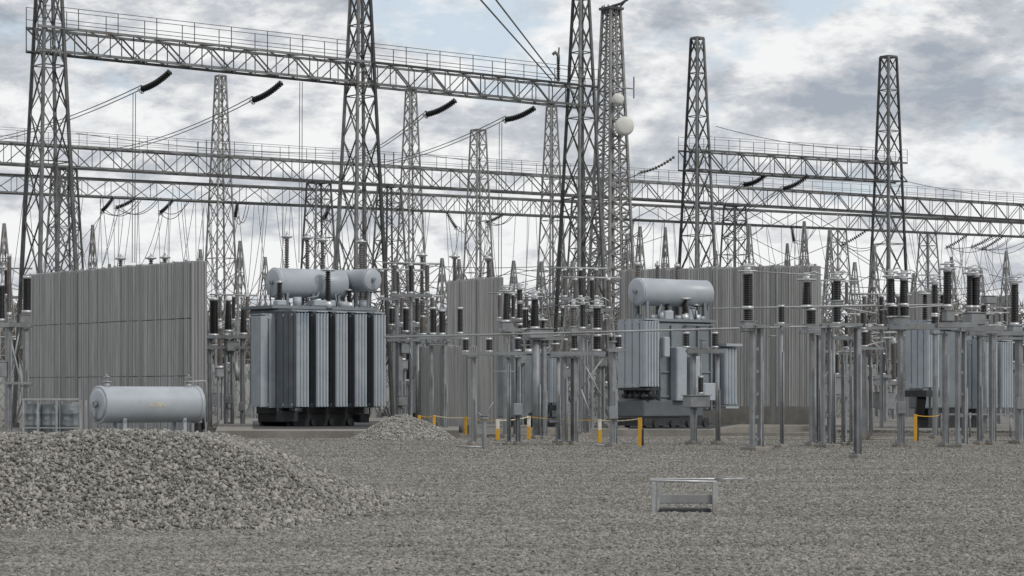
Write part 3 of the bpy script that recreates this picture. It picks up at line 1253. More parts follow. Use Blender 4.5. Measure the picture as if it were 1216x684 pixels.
def transformer_big():
    D = 110.0
    root = thing('power_transformer', 'big blue-grey power transformer with a front row of five tall radiators and two conservators', 'transformer', (wx(353.5, D), D, .305), GA)
    b = MB()
    b.box((2.75, 3.15, 3.2), (5.2, 2.4, 4.4), .08)
    for i in range(7):
        b.box((.2 + i * .85, 1.9, 2.9), (.12, .12, 4.7))
    b.box((2.75, 3.15, 5.46), (5.9, 2.7, .14))
    b.box((2.45, 1.2, 5.27), (5.0, 1.5, .07))  # plate added over the radiator gaps to block sky light
    for i in range(22):
        b.cyl((-.1 + i * .27, 1.88, 5.38), (-.1 + i * .27, 1.88, 5.58), .035, 6)
    b.build('tank', 'paint_dull', root)
    b = MB()
    b.box((2.6, 2.9, .78), (4.6, 2.2, .45), .03)
    b.box((2.4, 2.9, .38), (3.9, 2.4, .4), .03)
    b.box((2.4, 1.75, .26), (3.6, .2, .5))
    b.box((2.4, 4.1, .25), (3.6, .2, .5))
    for i in range(4):
        for s_ in (1.55, 4.1):
            b.cyl((.9 + i * 1.0, s_ - .07, .18), (.9 + i * 1.0, s_ + .07, .18), .18, 14)
    b.build('skid', 'grime_and_shade', root)  # black colour puts the shade under the tank into the skid
    for i in range(5):
        radiator(root, i * 1.06, 0, .85, 5.2, .66, 1.72, 4, 4, plate='shade_foot_grey')
    radiator(root, -.71, 1.95, .85, 5.1, .95, 1.3, 5, 3, turn=True)
    conservator(root, (.62, 3.0, 6.62), (1, 0, 0), 3.75, .69, (.12, .5, .88), zleg=5.5)
    conservator(root, (5.02, 1.35, 6.82), (0, 1, 0), 3.6, .53, (.25, .8), zleg=5.5)
    # bushings
    bushing(root, 2.9, 1.9, 5.5, 7.35, .17, 'porcelain')
    bushing(root, 4.3, 2.2, 5.5, 6.4, .17, 'porcelain', cap=False)
    for (x, y, zt) in ((2.05, 4.1, 9.1), (3.2, 4.1, 9.1), (4.0, 4.0, 9.0)):
        bushing(root, x, y, 5.5, zt, .14, 'porcelain_brown')
    bushing(root, 6.0, 3.7, 5.4, 9.0, .14, 'porcelain_brown')
    bushing(root, .5, 2.3, 5.4, 6.7, .16, 'porcelain', cap=False)
    b = MB()
    b.box((2.7, 2.1, 5.68), (1.2, .6, .3), .05)
    b.cyl((1.4, 2.2, 5.5), (1.4, 2.2, 5.95), .2, 12)
    b.cyl((4.0, 2.3, 5.5), (4.0, 2.3, 5.8), .28, 12)
    b.cyl((5.0, 2.1, 5.5), (5.0, 2.1, 5.9), .18, 12)
    b.box((.4, 2.1, 5.65), (.5, .4, .25), .04)
    b.build('turret', 'paint', root)
    pipes(root, [[(.9, 2.4, 5.5), (.9, 2.6, 6.0), (1.3, 2.9, 6.1)], [(3.6, 2.2, 5.5), (3.6, 2.3, 6.1), (4.2, 2.6, 6.3), (5.0, 2.6, 6.4)],
                 [(1.8, 2.0, 5.5), (1.85, 2.0, 5.9), (2.4, 2.0, 6.0), (2.6, 2.2, 6.2)], [(.2, 1.85, 5.3), (2.6, 1.82, 5.32), (5.3, 1.85, 5.3)],
                 [(5.7, 3.0, 5.4), (5.9, 3.0, 4.0), (5.9, 2.9, 1.0)]])
    detail_boxes(root, 3, .4, 1.2, 1.5, .9, 1.0, 'paint_dull', 3)
    b = MB()
    b.box((.35, 1.4, .45), (.9, .5, .5), .03)
    b.box((4.4, 1.3, .35), (.5, .5, .4), .03)
    b.build('pump', 'grime_and_shade', root)


transformer_big()


def transformer_right():
    D = 108.0
    root = thing('power_transformer', 'blue-grey transformer under one long horizontal conservator, one radiator bank at its end', 'transformer', (wx(767, D), D, .275), GA)
    radiator(root, 0, 0, 1.8, 4.8, .84, 1.98, 5, 4, label='radiator bank with four flutes over a black underside')
    b = MB()
    b.box((2.75, 1.75, 2.75), (3.6, 2.3, 4.0), .07)
    b.box((2.75, 1.75, 4.82), (3.8, 2.5, .12))
    for i in range(5):
        b.box((1.2 + i * .8, .55, 2.7), (.1, .12, 3.8))
    for z in (1.4, 2.5, 3.6):
        b.box((2.75, .57, z), (3.6, .09, .08))
    b.build('tank', 'paint_dull', root)
    b = MB()
    b.box((1.95, 1.4, .85), (3.6, 2.2, .75), .06)
    b.build('tank_foot', 'shade_foot_grey', root)
    b = MB()
    b.box((2.2, 1.4, .26), (3.9, 2.0, .36))
    for i in range(4):
        for s_ in (.35, 2.3):
            b.cyl((.9 + i * 1.0, s_ - .07, .17), (.9 + i * 1.0, s_ + .07, .17), .17, 14)
    b.build('skid', 'grime_and_shade', root)
    b = MB()
    b.box((.5, 1.0, 1.72), (.9, 1.9, .1))
    for i in range(6):
        b.cyl((.42, .2 + i * .32, 1.3), (.42, .2 + i * .32, 1.7), .1 + .04 * (i % 2), 8)
    for i in range(4):
        b.cyl((.05, .3 + i * .45, 1.42), (.85, .3 + i * .45, 1.42), .09, 8)
    b.build('pump', 'grime_and_shade', root)
    conservator(root, (.72, 1.45, 6.1), (1, 0, 0), 4.15, .62, (.06, .62, .9), zleg=4.85)
    radiator(root, 5.1, .3, 1.0, 3.65, .75, 1.3, 4, 3)
    b = MB()
    b.box((5.5, .9, 3.75), (1.0, 1.5, .12))
    b.box((5.5, .9, .9), (.8, 1.2, .1))
    b.build('radiator_hood', 'paint', root)
    # front wall cabinets
    for (x, z, w, h, m) in ((1.3, 3.6, .35, .9, 'paint'), (2.2, 2.4, .62, 2.4, 'paint'), (3.1, 2.2, .6, 2.0, 'paint'), (3.9, 1.6, .8, .8, 'paint_pale')):
        b = MB()
        b.box((x, .28, z), (w, .45, h), .03)
        b.box((x, .045, z), (w * .84, .02, h * .92))
        b.build('control_box', m, root)
    bushing(root, 2.3, 1.2, 4.85, 5.7, .15, 'porcelain', cap=False)
    bushing(root, 3.2, 1.0, 4.85, 5.9, .16, 'porcelain')
    bushing(root, 3.9, 1.0, 4.85, 5.6, .16, 'porcelain', cap=False)
    for x in (1.6, 2.8, 4.0):
        bushing(root, x, 2.4, 4.85, 7.6, .13, 'porcelain_brown', cap=False)
    b = MB()
    for i in range(7):
        b.cyl((1.2 + i * .5, .9, 4.85), (1.2 + i * .5, .9, 5.05 + .12 * (i % 3)), .1 + .05 * (i % 2), 10)
    b.box((2.0, .9, 5.05), (.5, .5, .4), .04)
    b.box((3.5, 1.0, 5.1), (.4, .5, .5), .04)
    b.build('turret', 'paint', root)
    pipes(root, [[(1.3, .7, 4.8), (1.3, .6, 5.2), (1.7, .9, 5.5)], [(3.6, .7, 4.9), (3.5, .6, 5.4), (3.1, 1.2, 5.5)], [(1.1, .35, 1.2), (1.1, .3, 3.0), (1.1, .4, 4.6)],
                 [(4.5, .45, 1.0), (4.6, .35, 3.0), (4.5, .5, 4.7)], [(2.75, .4, 4.6), (4.4, .4, 4.62)], [(.5, .5, 4.75), (1.1, .7, 4.72)], [(.5, 1.4, 4.75), (1.1, 1.4, 4.72)]])


transformer_right()


def transformer_small(label, x, D, spec, zb=0.2):
    root = thing('power_transformer', label, 'transformer', (wx(x, D), D, zb), GA)
    for (rx, ry, z0, z1, face, depth, nf, fl) in spec['rad']:
        radiator(root, rx, ry, z0, z1, face, depth, nf, fl)
    tx, ty, tw, td, tz0, tz1 = spec['tank']
    b = MB()
    b.box((tx + tw / 2, ty + td / 2, (tz0 + tz1) / 2), (tw, td, tz1 - tz0), .06)
    b.box((tx + tw / 2, ty + td / 2, tz1 + .05), (tw + .2, td + .2, .12))
    for i in range(5):
        b.box((tx + tw * (i + .5) / 5, ty - .05, (tz0 + tz1) / 2), (.1, .12, (tz1 - tz0) * .95))
    b.build('tank', 'paint_dull', root)
    b = MB()
    b.box((tx + tw / 2, ty + td / 2, tz0 / 2), (tw * .8, td * .8, tz0))
    b.box((spec['rad'][0][0] + .4, spec['rad'][0][1] + .8, spec['rad'][0][2] - .25), (.9, 1.4, .3))
    b.bar((spec['rad'][0][0] + .4, spec['rad'][0][1] + .8, spec['rad'][0][2] - .35), (tx + .3, ty + .5, max(.2, tz0 * .6)), .4)
    b.build('skid', 'grime_and_shade', root)
    for (bx, by, bz1, r, m) in spec['bush']:
        bushing(root, bx, by, tz1, bz1, r, m)
    if spec.get('cons'):
        conservator(root, *spec['cons'], zleg=tz1)
    return root


transformer_small('grey transformer whose radiator hangs behind the posts under the twin insulators', 1103, 112,
                  dict(rad=[(0, 0, 1.85, 4.95, .75, 1.5, 5, 4), (4.0, 0, .9, 4.1, .8, 1.5, 5, 3), (5.1, 0, .9, 4.1, .8, 1.5, 5, 3)], tank=(1.0, 1.3, 5.0, .9, .9, 4.6), bush=[(1.6, 1.7, 6.4, .15, 'porcelain'), (2.8, 1.7, 6.4, .15, 'porcelain')]))
transformer_small('half hidden transformer whose narrow radiator shows between the paired posts', 655, 132,
                  dict(rad=[(0, 0, 1.3, 3.8, .7, 1.2, 4, 3)], tank=(-1.2, 1.3, 3.2, 2.0, .5, 4.0), bush=[(0, 2, 6.0, .15, 'porcelain'), (1, 2, 6.0, .15, 'porcelain')]), 0)
transformer_small('transformer hidden behind the oil-tank wall, only its tall bushings in view', 165, 139,
                  dict(rad=[(.3, 0, 1.0, 5.0, .7, 1.5, 4, 3)], tank=(-1.4, 1.6, 5.5, 2.4, .5, 6.0), bush=[(.2, 2.5, 9.9, .17, 'porcelain_brown'), (2.2, 2.5, 10.0, .17, 'porcelain_brown'), (3.3, 2.8, 10.1, .17, 'porcelain_brown')]), 0)
transformer_small('distant transformer with slim tall bushings behind the narrow ribbed wall', 560, 168,
                  dict(rad=[(.3, 0, 1.0, 5.0, .7, 1.5, 4, 3)], tank=(-3.4, 1.6, 7.5, 2.4, .5, 6.0), bush=[(-2.4, 2.5, 11.8, .2, 'porcelain_brown'), (0.4, 2.5, 11.8, .2, 'porcelain_brown'), (3.6, 2.8, 11.8, .2, 'porcelain_brown')]), 0)


# ------------------------------------------------------------------ oil tank
def oil_tank():
    D = 99.0
    s = F / D
    r = 21.8 / s
    root = thing('oil_tank', 'horizontal pale blue-grey cylindrical oil tank on legs behind the stone heap', 'oil tank', (wx(117, D), D, 0), GA)
    zc = hz(480.5, D)
    L = 4.55
    b = MB()
    b.lathe((0, 0, zc), (1, 0, 0), [(0, r), (L, r)], 48, caps=False)
    b.build('shell', 'paint_pale', root)
    b = MB()
    b.lathe((-.02, 0, zc), (1, 0, 0), [(0, r * .97), (.02, r * 1.035), (.13, r * 1.035), (.15, r * 1.002)], 48)
    b.lathe((L - .15, 0, zc), (1, 0, 0), [(0, r * 1.002), (.02, r * 1.05), (.16, r * 1.05), (.19, r * .97)], 48)
    b.build('flange', 'paint_pale', root)
    b = MB()
    b.lathe((-.06, 0, zc), (1, 0, 0), [(0, r * .1), (.0, r * .7), (.045, r * .96)], 40)
    b.build('end_cap', 'paint_pale', root)
    b = MB()
    b.cyl((-.06, 0, zc), (-.2, 0, zc), .1, 12)
    b.ring((-.2, 0, zc), .11, .025, 14, 5, (1, 0, 0))
    b.cyl((-.13, 0, zc), (-.13, 0, zc - r * .95), .03, 8)
    b.cyl((-.13, 0, zc + .05), (-.13, 0, zc + .2), .03, 8)
    b.build('level_gauge', 'galv', root)
    for xw in (1.5, 3.05):
        b = MB()
        b.lathe((xw, 0, zc), (1, 0, 0), [(0, r * 1.001), (.008, r * 1.006), (.022, r * 1.006), (.03, r * 1.001)], 48, caps=False)
        b.build('weld_seam', 'paint_pale', root)
    for x in (.95, 3.75):
        for y in (-.42, .42):
            b = MB()
            b.box((x, y, (zc - r * .75) / 2), (.16, .14, zc - r * .75), .01)
            b.box((x, y, .03), (.3, .3, .06))
            b.build('leg', 'paint_pale', root)
        b = MB()
        b.bar((x, -.5, zc - r * .92), (x, .5, zc - r * .92), .12)
        b.build('saddle', 'paint_dull', root)
    for x, pipe in ((.38, False), (4.2, True)):
        b = MB()
        z = zc + r
        b.cyl((x, 0, z - .08), (x, 0, z + .17), .13, 14)
        b.cyl((x, 0, z + .17), (x, 0, z + .21), .19, 14)
        b.cyl((x, 0, z + .21), (x, 0, z + .38), .07, 10)
        b.cyl((x, 0, z + .36), (x, 0, z + .40), .14, 12)
        b.cyl((x, 0, z + .40), (x, 0, z + .5), .04, 8)
        if pipe:
            b.tube([(x, 0, z + .2), (x + .75, 0, z + .24), (x + .85, 0, z + .18), (x + .87, 0, zc - r)], .035, 6)
        b.build('valve', 'galv_pale', root)
    b = MB()
    b.tube([(L + .05, -.1, zc - r * .7), (L + .3, -.1, zc - r * .8), (L + .32, -.1, .3)], .06, 8)
    b.box((L + .2, .1, .3), (.3, .3, .55), .03)
    b.build('drain_valve', 'grime_and_shade', root)
    # small cream lettering curved on the shell
    cu = bpy.data.curves.new('lettering', 'FONT')
    cu.body = 'А-ТМА'
    cu.size = .24
    cu.extrude = .004
    cu.align_x = 'CENTER'
    cu.materials.append(M['letter'])
    t = bpy.data.objects.new('lettering', cu)
    COL.objects.link(t)
    t.parent = root
    t.location = (2.3, -r - .012, zc - .09)
    t.rotation_euler = (math.radians(90), 0, 0)


oil_tank()


def pipe_rack():
    D = 103.0
    root = thing('equipment_rack', 'low galvanised rack with grey drums beside the oil tank', 'equipment rack', (wx(28, D), D, 0), math.radians(-4))
    s = F / D
    W_ = (96 - 27) / s
    H = hz(475, D)
    for x in (0, .62, 1.42, W_):
        for y in (0, .9):
            b = MB()
            b.box((x, y, H / 2), (.08, .08, H))
            b.build('leg', 'galv_pale', root)
    b = MB()
    for y in (0, .9):
        b.bar((-.06, y, H + .035), (W_ * .86, y, H + .035), .1, .07)
        b.bar((0, y, .35), (W_, y, .35), .05)
    b.bar((W_ * .86, 0, H - .12), (W_ + .05, 0, H - .12), .07)
    for x in (0, .62, 1.42):
        b.bar((x, 0, H + .03), (x, .9, H + .03), .07)
    b.build('top_rail', 'galv_pale', root)
    b = MB()
    for i in range(4):
        b.bar((W_ * .74, -.02, H * (.3 + .17 * i)), (W_, -.02, H * (.3 + .17 * i)), .035)
    b.build('rung', 'galv', root)
    for i, x in enumerate((.34, 1.03, 1.86)):
        o = thing('drum', ('dull grey-blue steel drum standing ' + ('under the outer corner of', 'between the middle legs of', 'in the bay nearest the tank in')[i] + ' the low rack'), 'drum', (root.location.x + x, D + .48, 0), 0, 'grey drums in the low rack')
        b = MB()
        b.lathe((0, 0, 0), (0, 0, 1), [(0, .36), (.03, .37), (.45, .37), (.47, .385), (.49, .37), (.93, .37), (.95, .385), (.97, .37), (1.34, .37), (1.36, .36)], 20)
        b.build('shell', 'paint_dull', o)
        b = MB()
        b.cyl((.1, 0, 1.36), (.1, 0, 1.4), .04, 8)
        b.box((-.05, -.36, .75), (.22, .03, .14))
        b.build('bung', 'galv', o)


pipe_rack()


# ------------------------------------------------------------------ low frame in the foreground
def low_frame():
    D = 35.2
    root = thing('cable_pit_guard', 'low steel guard frame with a silver pole on top standing alone on open gravel', 'guard frame', (wx(776, D), D, 0), 0)
    s = F / D
    H = 38 / s
    xr = (849 - 776) / s
    for (x, y, w) in ((0, 0, .055), (.075, .16, .045), (xr, 0, .068), (xr + .02, .42, .05), (.02, .5, .05)):
        b = MB()
        b.box((x, y, H / 2), (w, w * .8, H), .006)
        b.build('leg', 'galv_pale', root)
    for (y, z, x0, x1) in ((0, H + .02, -.06, xr + .02), (.15, H + .035, -.03, xr + .42), (.45, H + .02, 0, xr + .05)):
        b = MB()
        b.cyl((x0, y, z), (x1, y - (.02 if y else 0), z - (.02 if not y else 0)), .016, 8)
        b.build('pole', 'cap', root)
    b = MB()
    b.tube([(xr, .1, H + .04), (xr + .2, .12, H + .07), (xr + .45, .14, H + .045)], .008, 6)
    b.build('cord', 'galv_pale', root)
    b = MB()
    b.box((xr / 2, .47, H * .42), (xr, .04, .13), .008)
    b.build('board', 'concrete_post', root)
    # black slab put in for the pit opening and shade under the frame
    p = MB()
    p.box((xr / 2 + .02, .26, .035), (xr - .14, .4, .07), .01)
    o = p.build('pit_shade_slab', 'grime_and_shade', None, (root.location.x, D, 0))
    tag(o, 'black slab in place of the pit opening and shade under the low guard frame', 'pit shade')


low_frame()


# ------------------------------------------------------------------ switchyard equipment
def equip(name, label, cat, D, posts=(), beams=(), ins=(), boxes=(), rods=(), mat='galv', group=None, auto_phrase=None, z0=0.0, stays=True, rz=GA):
    """posts: (x, y_top, width_px, style); beams: (x0, x1, y, thick_px); ins: (x, y_top, y_bottom, width_px, material, ring)
    boxes: (x, y_top, y_bottom, w_px); rods: ((x, y), (x, y), r) - all as sighted at distance D"""
    s = F / D
    allx = [p[0] for p in posts] or [b_[0] for b_ in beams] or [i_[0] for i_ in ins]
    x0 = sum(allx) / len(allx)
    X0 = wx(x0, D)
    root = thing(name, label, cat, (X0, D, 0), 0, group)

    def lx(x):
        return (x - x0) / s

    def lz(y):
        return EYE + (HOR - y) / s
    for (x, yt, w, st) in posts:
        w = w * .84
        b = MB(rz)
        zt = lz(yt)
        h = zt - z0
        w_ = w / s
        if st == 'channel':
            off = w_ * .34
            for sg in (-1, 1):
                cx, cy = lx(x) + sg * off * math.cos(rz * .3), sg * off * .3
                b.box((cx, cy, z0 + h / 2), (w_ * .26, w_ * .42, h))
            for k in range(int(h / .7)):
                b.box((lx(x), 0, z0 + .35 + k * .7), (w_ * .5, w_ * .08, .1), 0, 0)
        elif st == 'ibeam':
            b.box((lx(x), 0, z0 + h / 2), (w_ * .12, w_ * .8, h))
            for sg in (-1, 1):
                o_ = Vector((math.cos(rz + math.pi / 2), math.sin(rz + math.pi / 2), 0)) * (sg * w_ * .4)
                b.box((lx(x) + o_.x, o_.y, z0 + h / 2), (w_ * .8, w_ * .12, h))
        elif st == 'pipe':
            b.cyl((lx(x), 0, z0), (lx(x), 0, zt), w_ / 2, 12)
        else:
            b.box((lx(x), 0, z0 + h / 2), (w_ * .72, w_ * .72, h), .012)
        if h > 1.2:
            b.box((lx(x), 0, z0 + .14), (w_ * 1.5, w_ * 1.5, .03))
            fo = MB(rz)
            fo.box((lx(x), 0, z0 + .06), (max(.34, w_ * 1.9), max(.34, w_ * 1.9), .13), .02)
            fo.build('footing', 'slab', root)
            for sx, sy in ((-1, -1), (1, -1), (1, 1), (-1, 1)):
                b.cyl((lx(x) + sx * w_ * .6, sy * w_ * .6, z0 + .12), (lx(x) + sx * w_ * .6, sy * w_ * .6, z0 + .2), .02, 5)
            b.box((lx(x), 0, zt - .02), (w_ * 1.25, w_ * 1.25, .05))
        b.build('post', mat if st != 'square' else 'galv', root)
        if stays and h > 2.2:
            b = MB()
            r_ = random.Random(int(x * 13))
            ox = w_ * .5
            b.tube([(lx(x) + ox, -w_ * .6, z0), (lx(x) + ox, -w_ * .6, z0 + h * r_.uniform(.5, .95))], .025, 6)
            b.build('conduit', 'galv', root)
            if r_.random() < .22:
                b = MB()
                zz = z0 + r_.uniform(.8, 1.6)
                b.box((lx(x), -w_ * .75, zz), (.3, .2, .42), .015)
                b.box((lx(x), -w_ * .75 - .105, zz), (.25, .015, .36))
                b.build('junction_box', 'galv', root)
    for (xa, xb, y, th) in beams:
        b = MB()
        t = th / s
        for dy in (-.22, .22):
            b.box(((lx(xa) + lx(xb)) / 2, dy, lz(y)), (abs(lx(xb) - lx(xa)), .07, t))
        n = max(2, int(abs(lx(xb) - lx(xa)) / .9))
        for i in range(n + 1):
            b.box((lx(xa) + (lx(xb) - lx(xa)) * i / n, 0, lz(y) + .01), (.09, .37, t * .7))
        b.build('crossbeam', 'galv', root)
    for it in ins:
        x, yt, yb, w, m_ = it[:5]
        w = w * 1.12
        ring = it[5] if len(it) > 5 else False
        tap = it[6] if len(it) > 6 else 1.0
        z1_, z0_ = lz(yt), lz(yb)
        h = z1_ - z0_
        r = w / s / 2
        b = MB()
        b.insulator((lx(x), 0, z0_ + h * .05), (lx(x), 0, z1_ - h * .04), r, max(4, int(h / .06)), 12, .84, r * tap)
        o_ = b.build('insulator', m_, root)
        b = MB()
        b.cyl((lx(x), 0, z0_ - .04), (lx(x), 0, z0_ + h * .06), r * 1.1, 12)
        b.build('base_flange', 'cap', o_)
        b = MB()
        b.cyl((lx(x), 0, z1_ - h * .05), (lx(x), 0, z1_ + .05), r * 1.0 * tap, 12)
        b.build('top_flange', 'cap', o_)
        if ring:
            b = MB()
            b.cyl((lx(x), 0, z1_ + .03), (lx(x), 0, z1_ + .2), r * .8, 10, r * .6)
            b.box((lx(x), 0, z1_ + .24), (r * 1.2, r * 1.0, .1), .02)
            b.ring((lx(x), 0, z1_ + .05), r * 1.75, .028, 18, 5)
            b.ring((lx(x), 0, z1_ + .2), r * 1.45, .022, 18, 5)
            for k in range(4):
                a = k * math.pi / 2 + .4
                b.bar((lx(x), 0, z1_ + .05), (lx(x) + math.cos(a) * r * 1.75, math.sin(a) * r * 1.75, z1_ + .05), .025)
            b.tube([(lx(x), 0, z1_ + .25), (lx(x) + r * 1.5, 0, z1_ + .33), (lx(x) + r * 3, 0, z1_ + .2)], .02, 5)
            b.build('corona_ring', 'cap', o_)
    for (x, yt, yb, w) in boxes:
        b = MB(rz * .5)
        w_ = w / s
        b.box((lx(x), 0, (lz(yt) + lz(yb)) / 2), (w_, min(w_, .7), lz(yt) - lz(yb)), .03)
        b.box((lx(x), 0, lz(yt) + .015), (w_ * 1.1, min(w_, .7) * 1.1, .03))
        b.build('housing', 'galv', root)
    for (a, c, r) in rods:
        b = MB()
        b.cyl((lx(a[0]), 0, lz(a[1])), (lx(c[0]), 0, lz(c[1])), r, 8)
        b.build('rod', 'galv_pale', root)
    if auto_phrase:
        auto(root, auto_phrase, x0)
    return root


PB, PR = 'porcelain', 'porcelain_brown'
IT = 'instrument_transformer'
BS = 'bus_support'
# --- right-hand front rows
equip(IT, 'black ribbed insulator on a stout twin-channel column in front of the broad ribbed wall', 'instrument transformer', 75.8,
      [(898, 386, 17, 'channel')], [(880, 912, 388, 4)], [(888, 324, 366, 11, PB, True), (888, 367, 383, 10, PB)], [(888, 382, 394, 15)], [((912, 399), (922, 399), .02), ((888, 322), (960, 326), .02)])
equip(IT, 'tapered black insulator over a short dark one on a post beside the broad wall edge', 'instrument transformer', 82,
      [(964, 394, 8, 'square'), (972, 398, 5, 'ibeam')], [(950, 980, 394, 4)], [(958, 334, 364, 11, PB, True, .7), (963, 368, 386, 11, PB)], [(962, 386, 394, 16)], [((940, 366), (985, 365), .025)])
equip(IT, 'two stacked black insulators on a post just before the slim tall I-beam', 'instrument transformer', 80,
      [(981, 388, 13, 'channel'), (990, 400, 4, 'pipe')], [(975, 1020, 386, 4)], [(994, 333, 358, 9, PB, True), (994, 364, 384, 9, PB)], [(994, 358, 363, 12)], [((985, 363), (1040, 372), .025)])
equip(BS, 'slim tall I-beam post standing nearest on the open gravel', 'steel post', 65.8, [(1018, 388, 9, 'ibeam')], [(984, 1022, 386, 3)], [], [], [((1018, 388), (960, 389), .02)])
equip('disconnector', 'twin black insulators on a platform before the hanging grey radiator', 'disconnector', 81,
      [(1069, 392, 9, 'square'), (1122, 396, 8, 'square')], [(1055, 1130, 388, 7)],
      [(1058, 330, 362, 10, PB, True, .8), (1073, 332, 362, 10, PB, True, .8), (1060, 364, 376, 12, PB), (1074, 364, 376, 10, PB)], [(1066, 377, 386, 17)], [((1056, 392), (1128, 389), .03), ((1045, 368), (1130, 362), .025)])
equip(IT, 'tall black insulator with silver head beside the pair on the shared platform', 'instrument transformer', 79.5,
      [(1141, 392, 15, 'channel')], [(1112, 1158, 386, 6)], [(1125, 321, 364, 10, PB, True, .9)], [(1126, 369, 382, 12)], [((1125, 316), (1150, 318), .02)])
equip(IT, 'widest tall black insulator pair on a boxy base next to the hanging radiators', 'instrument transformer', 84,
      [(1178, 396, 9, 'square'), (1163, 398, 6, 'ibeam')], [(1140, 1190, 390, 6)], [(1152, 326, 365, 8, PB, True), (1159, 328, 365, 8, PB, True)], [(1157, 372, 386, 20)])
equip(IT, 'single tall slim black insulator on a thick column at the picture edge', 'instrument transformer', 86,
      [(1210, 398, 12, 'square')], [(1150, 1230, 396, 5), (1160, 1230, 402, 3)], [(1205, 336, 386, 9, PB, True, .9)], [(1205, 387, 395, 14)], [((1205, 333), (1175, 326), .02)])
equip(IT, 'squat black insulator behind the tall one with silver head', 'instrument transformer', 96, [(1110, 396, 7, 'square')], [], [(1110, 337, 374, 7, PB, True), (1110, 376, 386, 8, PB)], [(1110, 386, 397, 10)])
equip(BS, 'low dark insulator with a grey cylinder head near the last insulator', 'instrument transformer', 100, [(1168, 400, 6, 'square')], [], [(1168, 362, 380, 6, PB)], [(1174, 352, 361, 14), (1168, 380, 400, 10)])
equip(IT, 'small dark insulator stack on a post behind the slim I-beam', 'instrument transformer', 95, [(1026, 412, 7, 'square'), (1034, 420, 4, 'ibeam')], [(1016, 1048, 414, 3)], [(1025, 371, 390, 6, PB), (1027, 394, 411, 7, PB)], [], [((990, 420), (1050, 405), .025)])
equip(BS, 'grey drum-headed device on a squat stand behind the slim I-beam', 'surge arrester', 98, [(990, 470, 6, 'square'), (1004, 470, 5, 'square')], [(985, 1008, 470, 3)], [], [(996, 448, 469, 15)])
equip(BS, 'short pair of support posts under the twin-channel column row', 'steel post', 83, [(1001, 420, 4, 'ibeam'), (1010, 402, 4, 'square')], [(975, 1012, 402, 3)], [(1004, 404, 412, 5, PB)], [])
# --- centre front rows
equip(BS, 'square steel post with one small banded insulator beside the gauge-end conservator', 'bus support', 80.8,
      [(728, 405, 10, 'square')], [(722, 741, 416, 4)], [(734.5, 400, 413, 7, PB)], [], [((728, 530), (708, 528), .03)])
equip('bus_support', 'goal-shaped stand with two small banded insulators before the right transformer', 'bus support', 84.5,
      [(823, 420, 9, 'square'), (852, 420, 6, 'pipe')], [(816, 860, 417, 5)], [(815, 396, 412, 7, PB), (849, 396, 412, 7, PB), (832, 448, 467, 6, PB)], [(835, 404, 415, 7), (827, 470, 484, 26)], [((832, 417), (832, 448), .02)])
equip('disconnector', 'heavy black insulator pair hung above a braced two-post stand', 'disconnector', 83.5,
      [(670, 424, 8, 'square'), (682, 424, 9, 'ibeam')], [(654, 718, 420, 5)],
      [(709, 365, 391, 9, PB, True), (709, 399, 416, 9, PB), (682, 398, 415, 7, PB), (681, 365, 389, 7, PR, True)], [(681, 389, 397, 9)],
      [((690, 425), (714, 470), .03), ((716, 425), (690, 462), .03), ((690, 462), (700, 490), .03), ((676, 398), (724, 397), .02)])
equip('bus_support', 'long low beam on thin posts carrying three small banded insulators', 'bus support', 83,
      [(562, 424, 8, 'square'), (604, 424, 5, 'pipe'), (615, 424, 6, 'ibeam')], [(548, 622, 420, 4)], [(553, 403, 417, 7, PB), (581, 403, 417, 7, PB), (615, 402, 416, 7, PB)], [], [((583, 441), (616, 441), .015)])
equip('earthing_stand', 'knee-high stub post with a lever among the yellow marker posts', 'stub post', 78.2, [(575, 500, 7, 'square')], [], [], [(575, 494, 499, 9)], [((575, 494), (586, 477), .012), ((575, 497), (568, 490), .02), ((545, 530), (575, 531), .03)])
equip('earthing_stand', 'low T-shaped stub post by the cable channel', 'stub post', 84, [(661, 502, 4, 'square')], [(653, 664, 500, 3)], [], [(658, 498, 502, 10)])
equip(IT, 'shoulder-high pair of thick black insulators on a round-capped device', 'circuit breaker', 96,
      [(637, 402, 11, 'pipe'), (646, 408, 8, 'square')], [(620, 668, 402, 4)], [(635, 354, 390, 10, PB, True, .8), (624, 367, 391, 7, PB)], [(640, 391, 402, 30)], [((618, 410), (665, 408), .03), ((610, 402), (665, 398), .03)])
equip(IT, 'black insulator with flared shed tip between the narrow wall and the breaker', 'circuit breaker', 99,
      [(601, 394, 9, 'square'), (612, 400, 6, 'pipe')], [(592, 640, 392, 4)], [(601, 347, 382, 8, PB, True, .7), (617, 344, 358, 6, PB, True), (617, 360, 379, 6, PB)], [(601, 383, 393, 14)])
equip(BS, 'small pale banded insulator on a beam end over the paired posts', 'bus support', 87, [(663, 424, 5, 'pipe')], [(656, 670, 422, 3)], [(660, 409, 418, 8, PR)], [])
equip(BS, 'small banded insulator standing on the tube before the broad wall', 'bus support', 79, [(928, 386, 5, 'pipe')], [(918, 938, 386, 3)], [(928, 364, 384, 7, PB)], [])
equip(IT, 'dark insulator with spread leg frame beside the heavy hung pair', 'instrument transformer', 104, [(692, 392, 6, 'square'), (697, 404, 4, 'square')], [(680, 705, 392, 3)], [(692, 361, 390, 6, PB, True)], [])
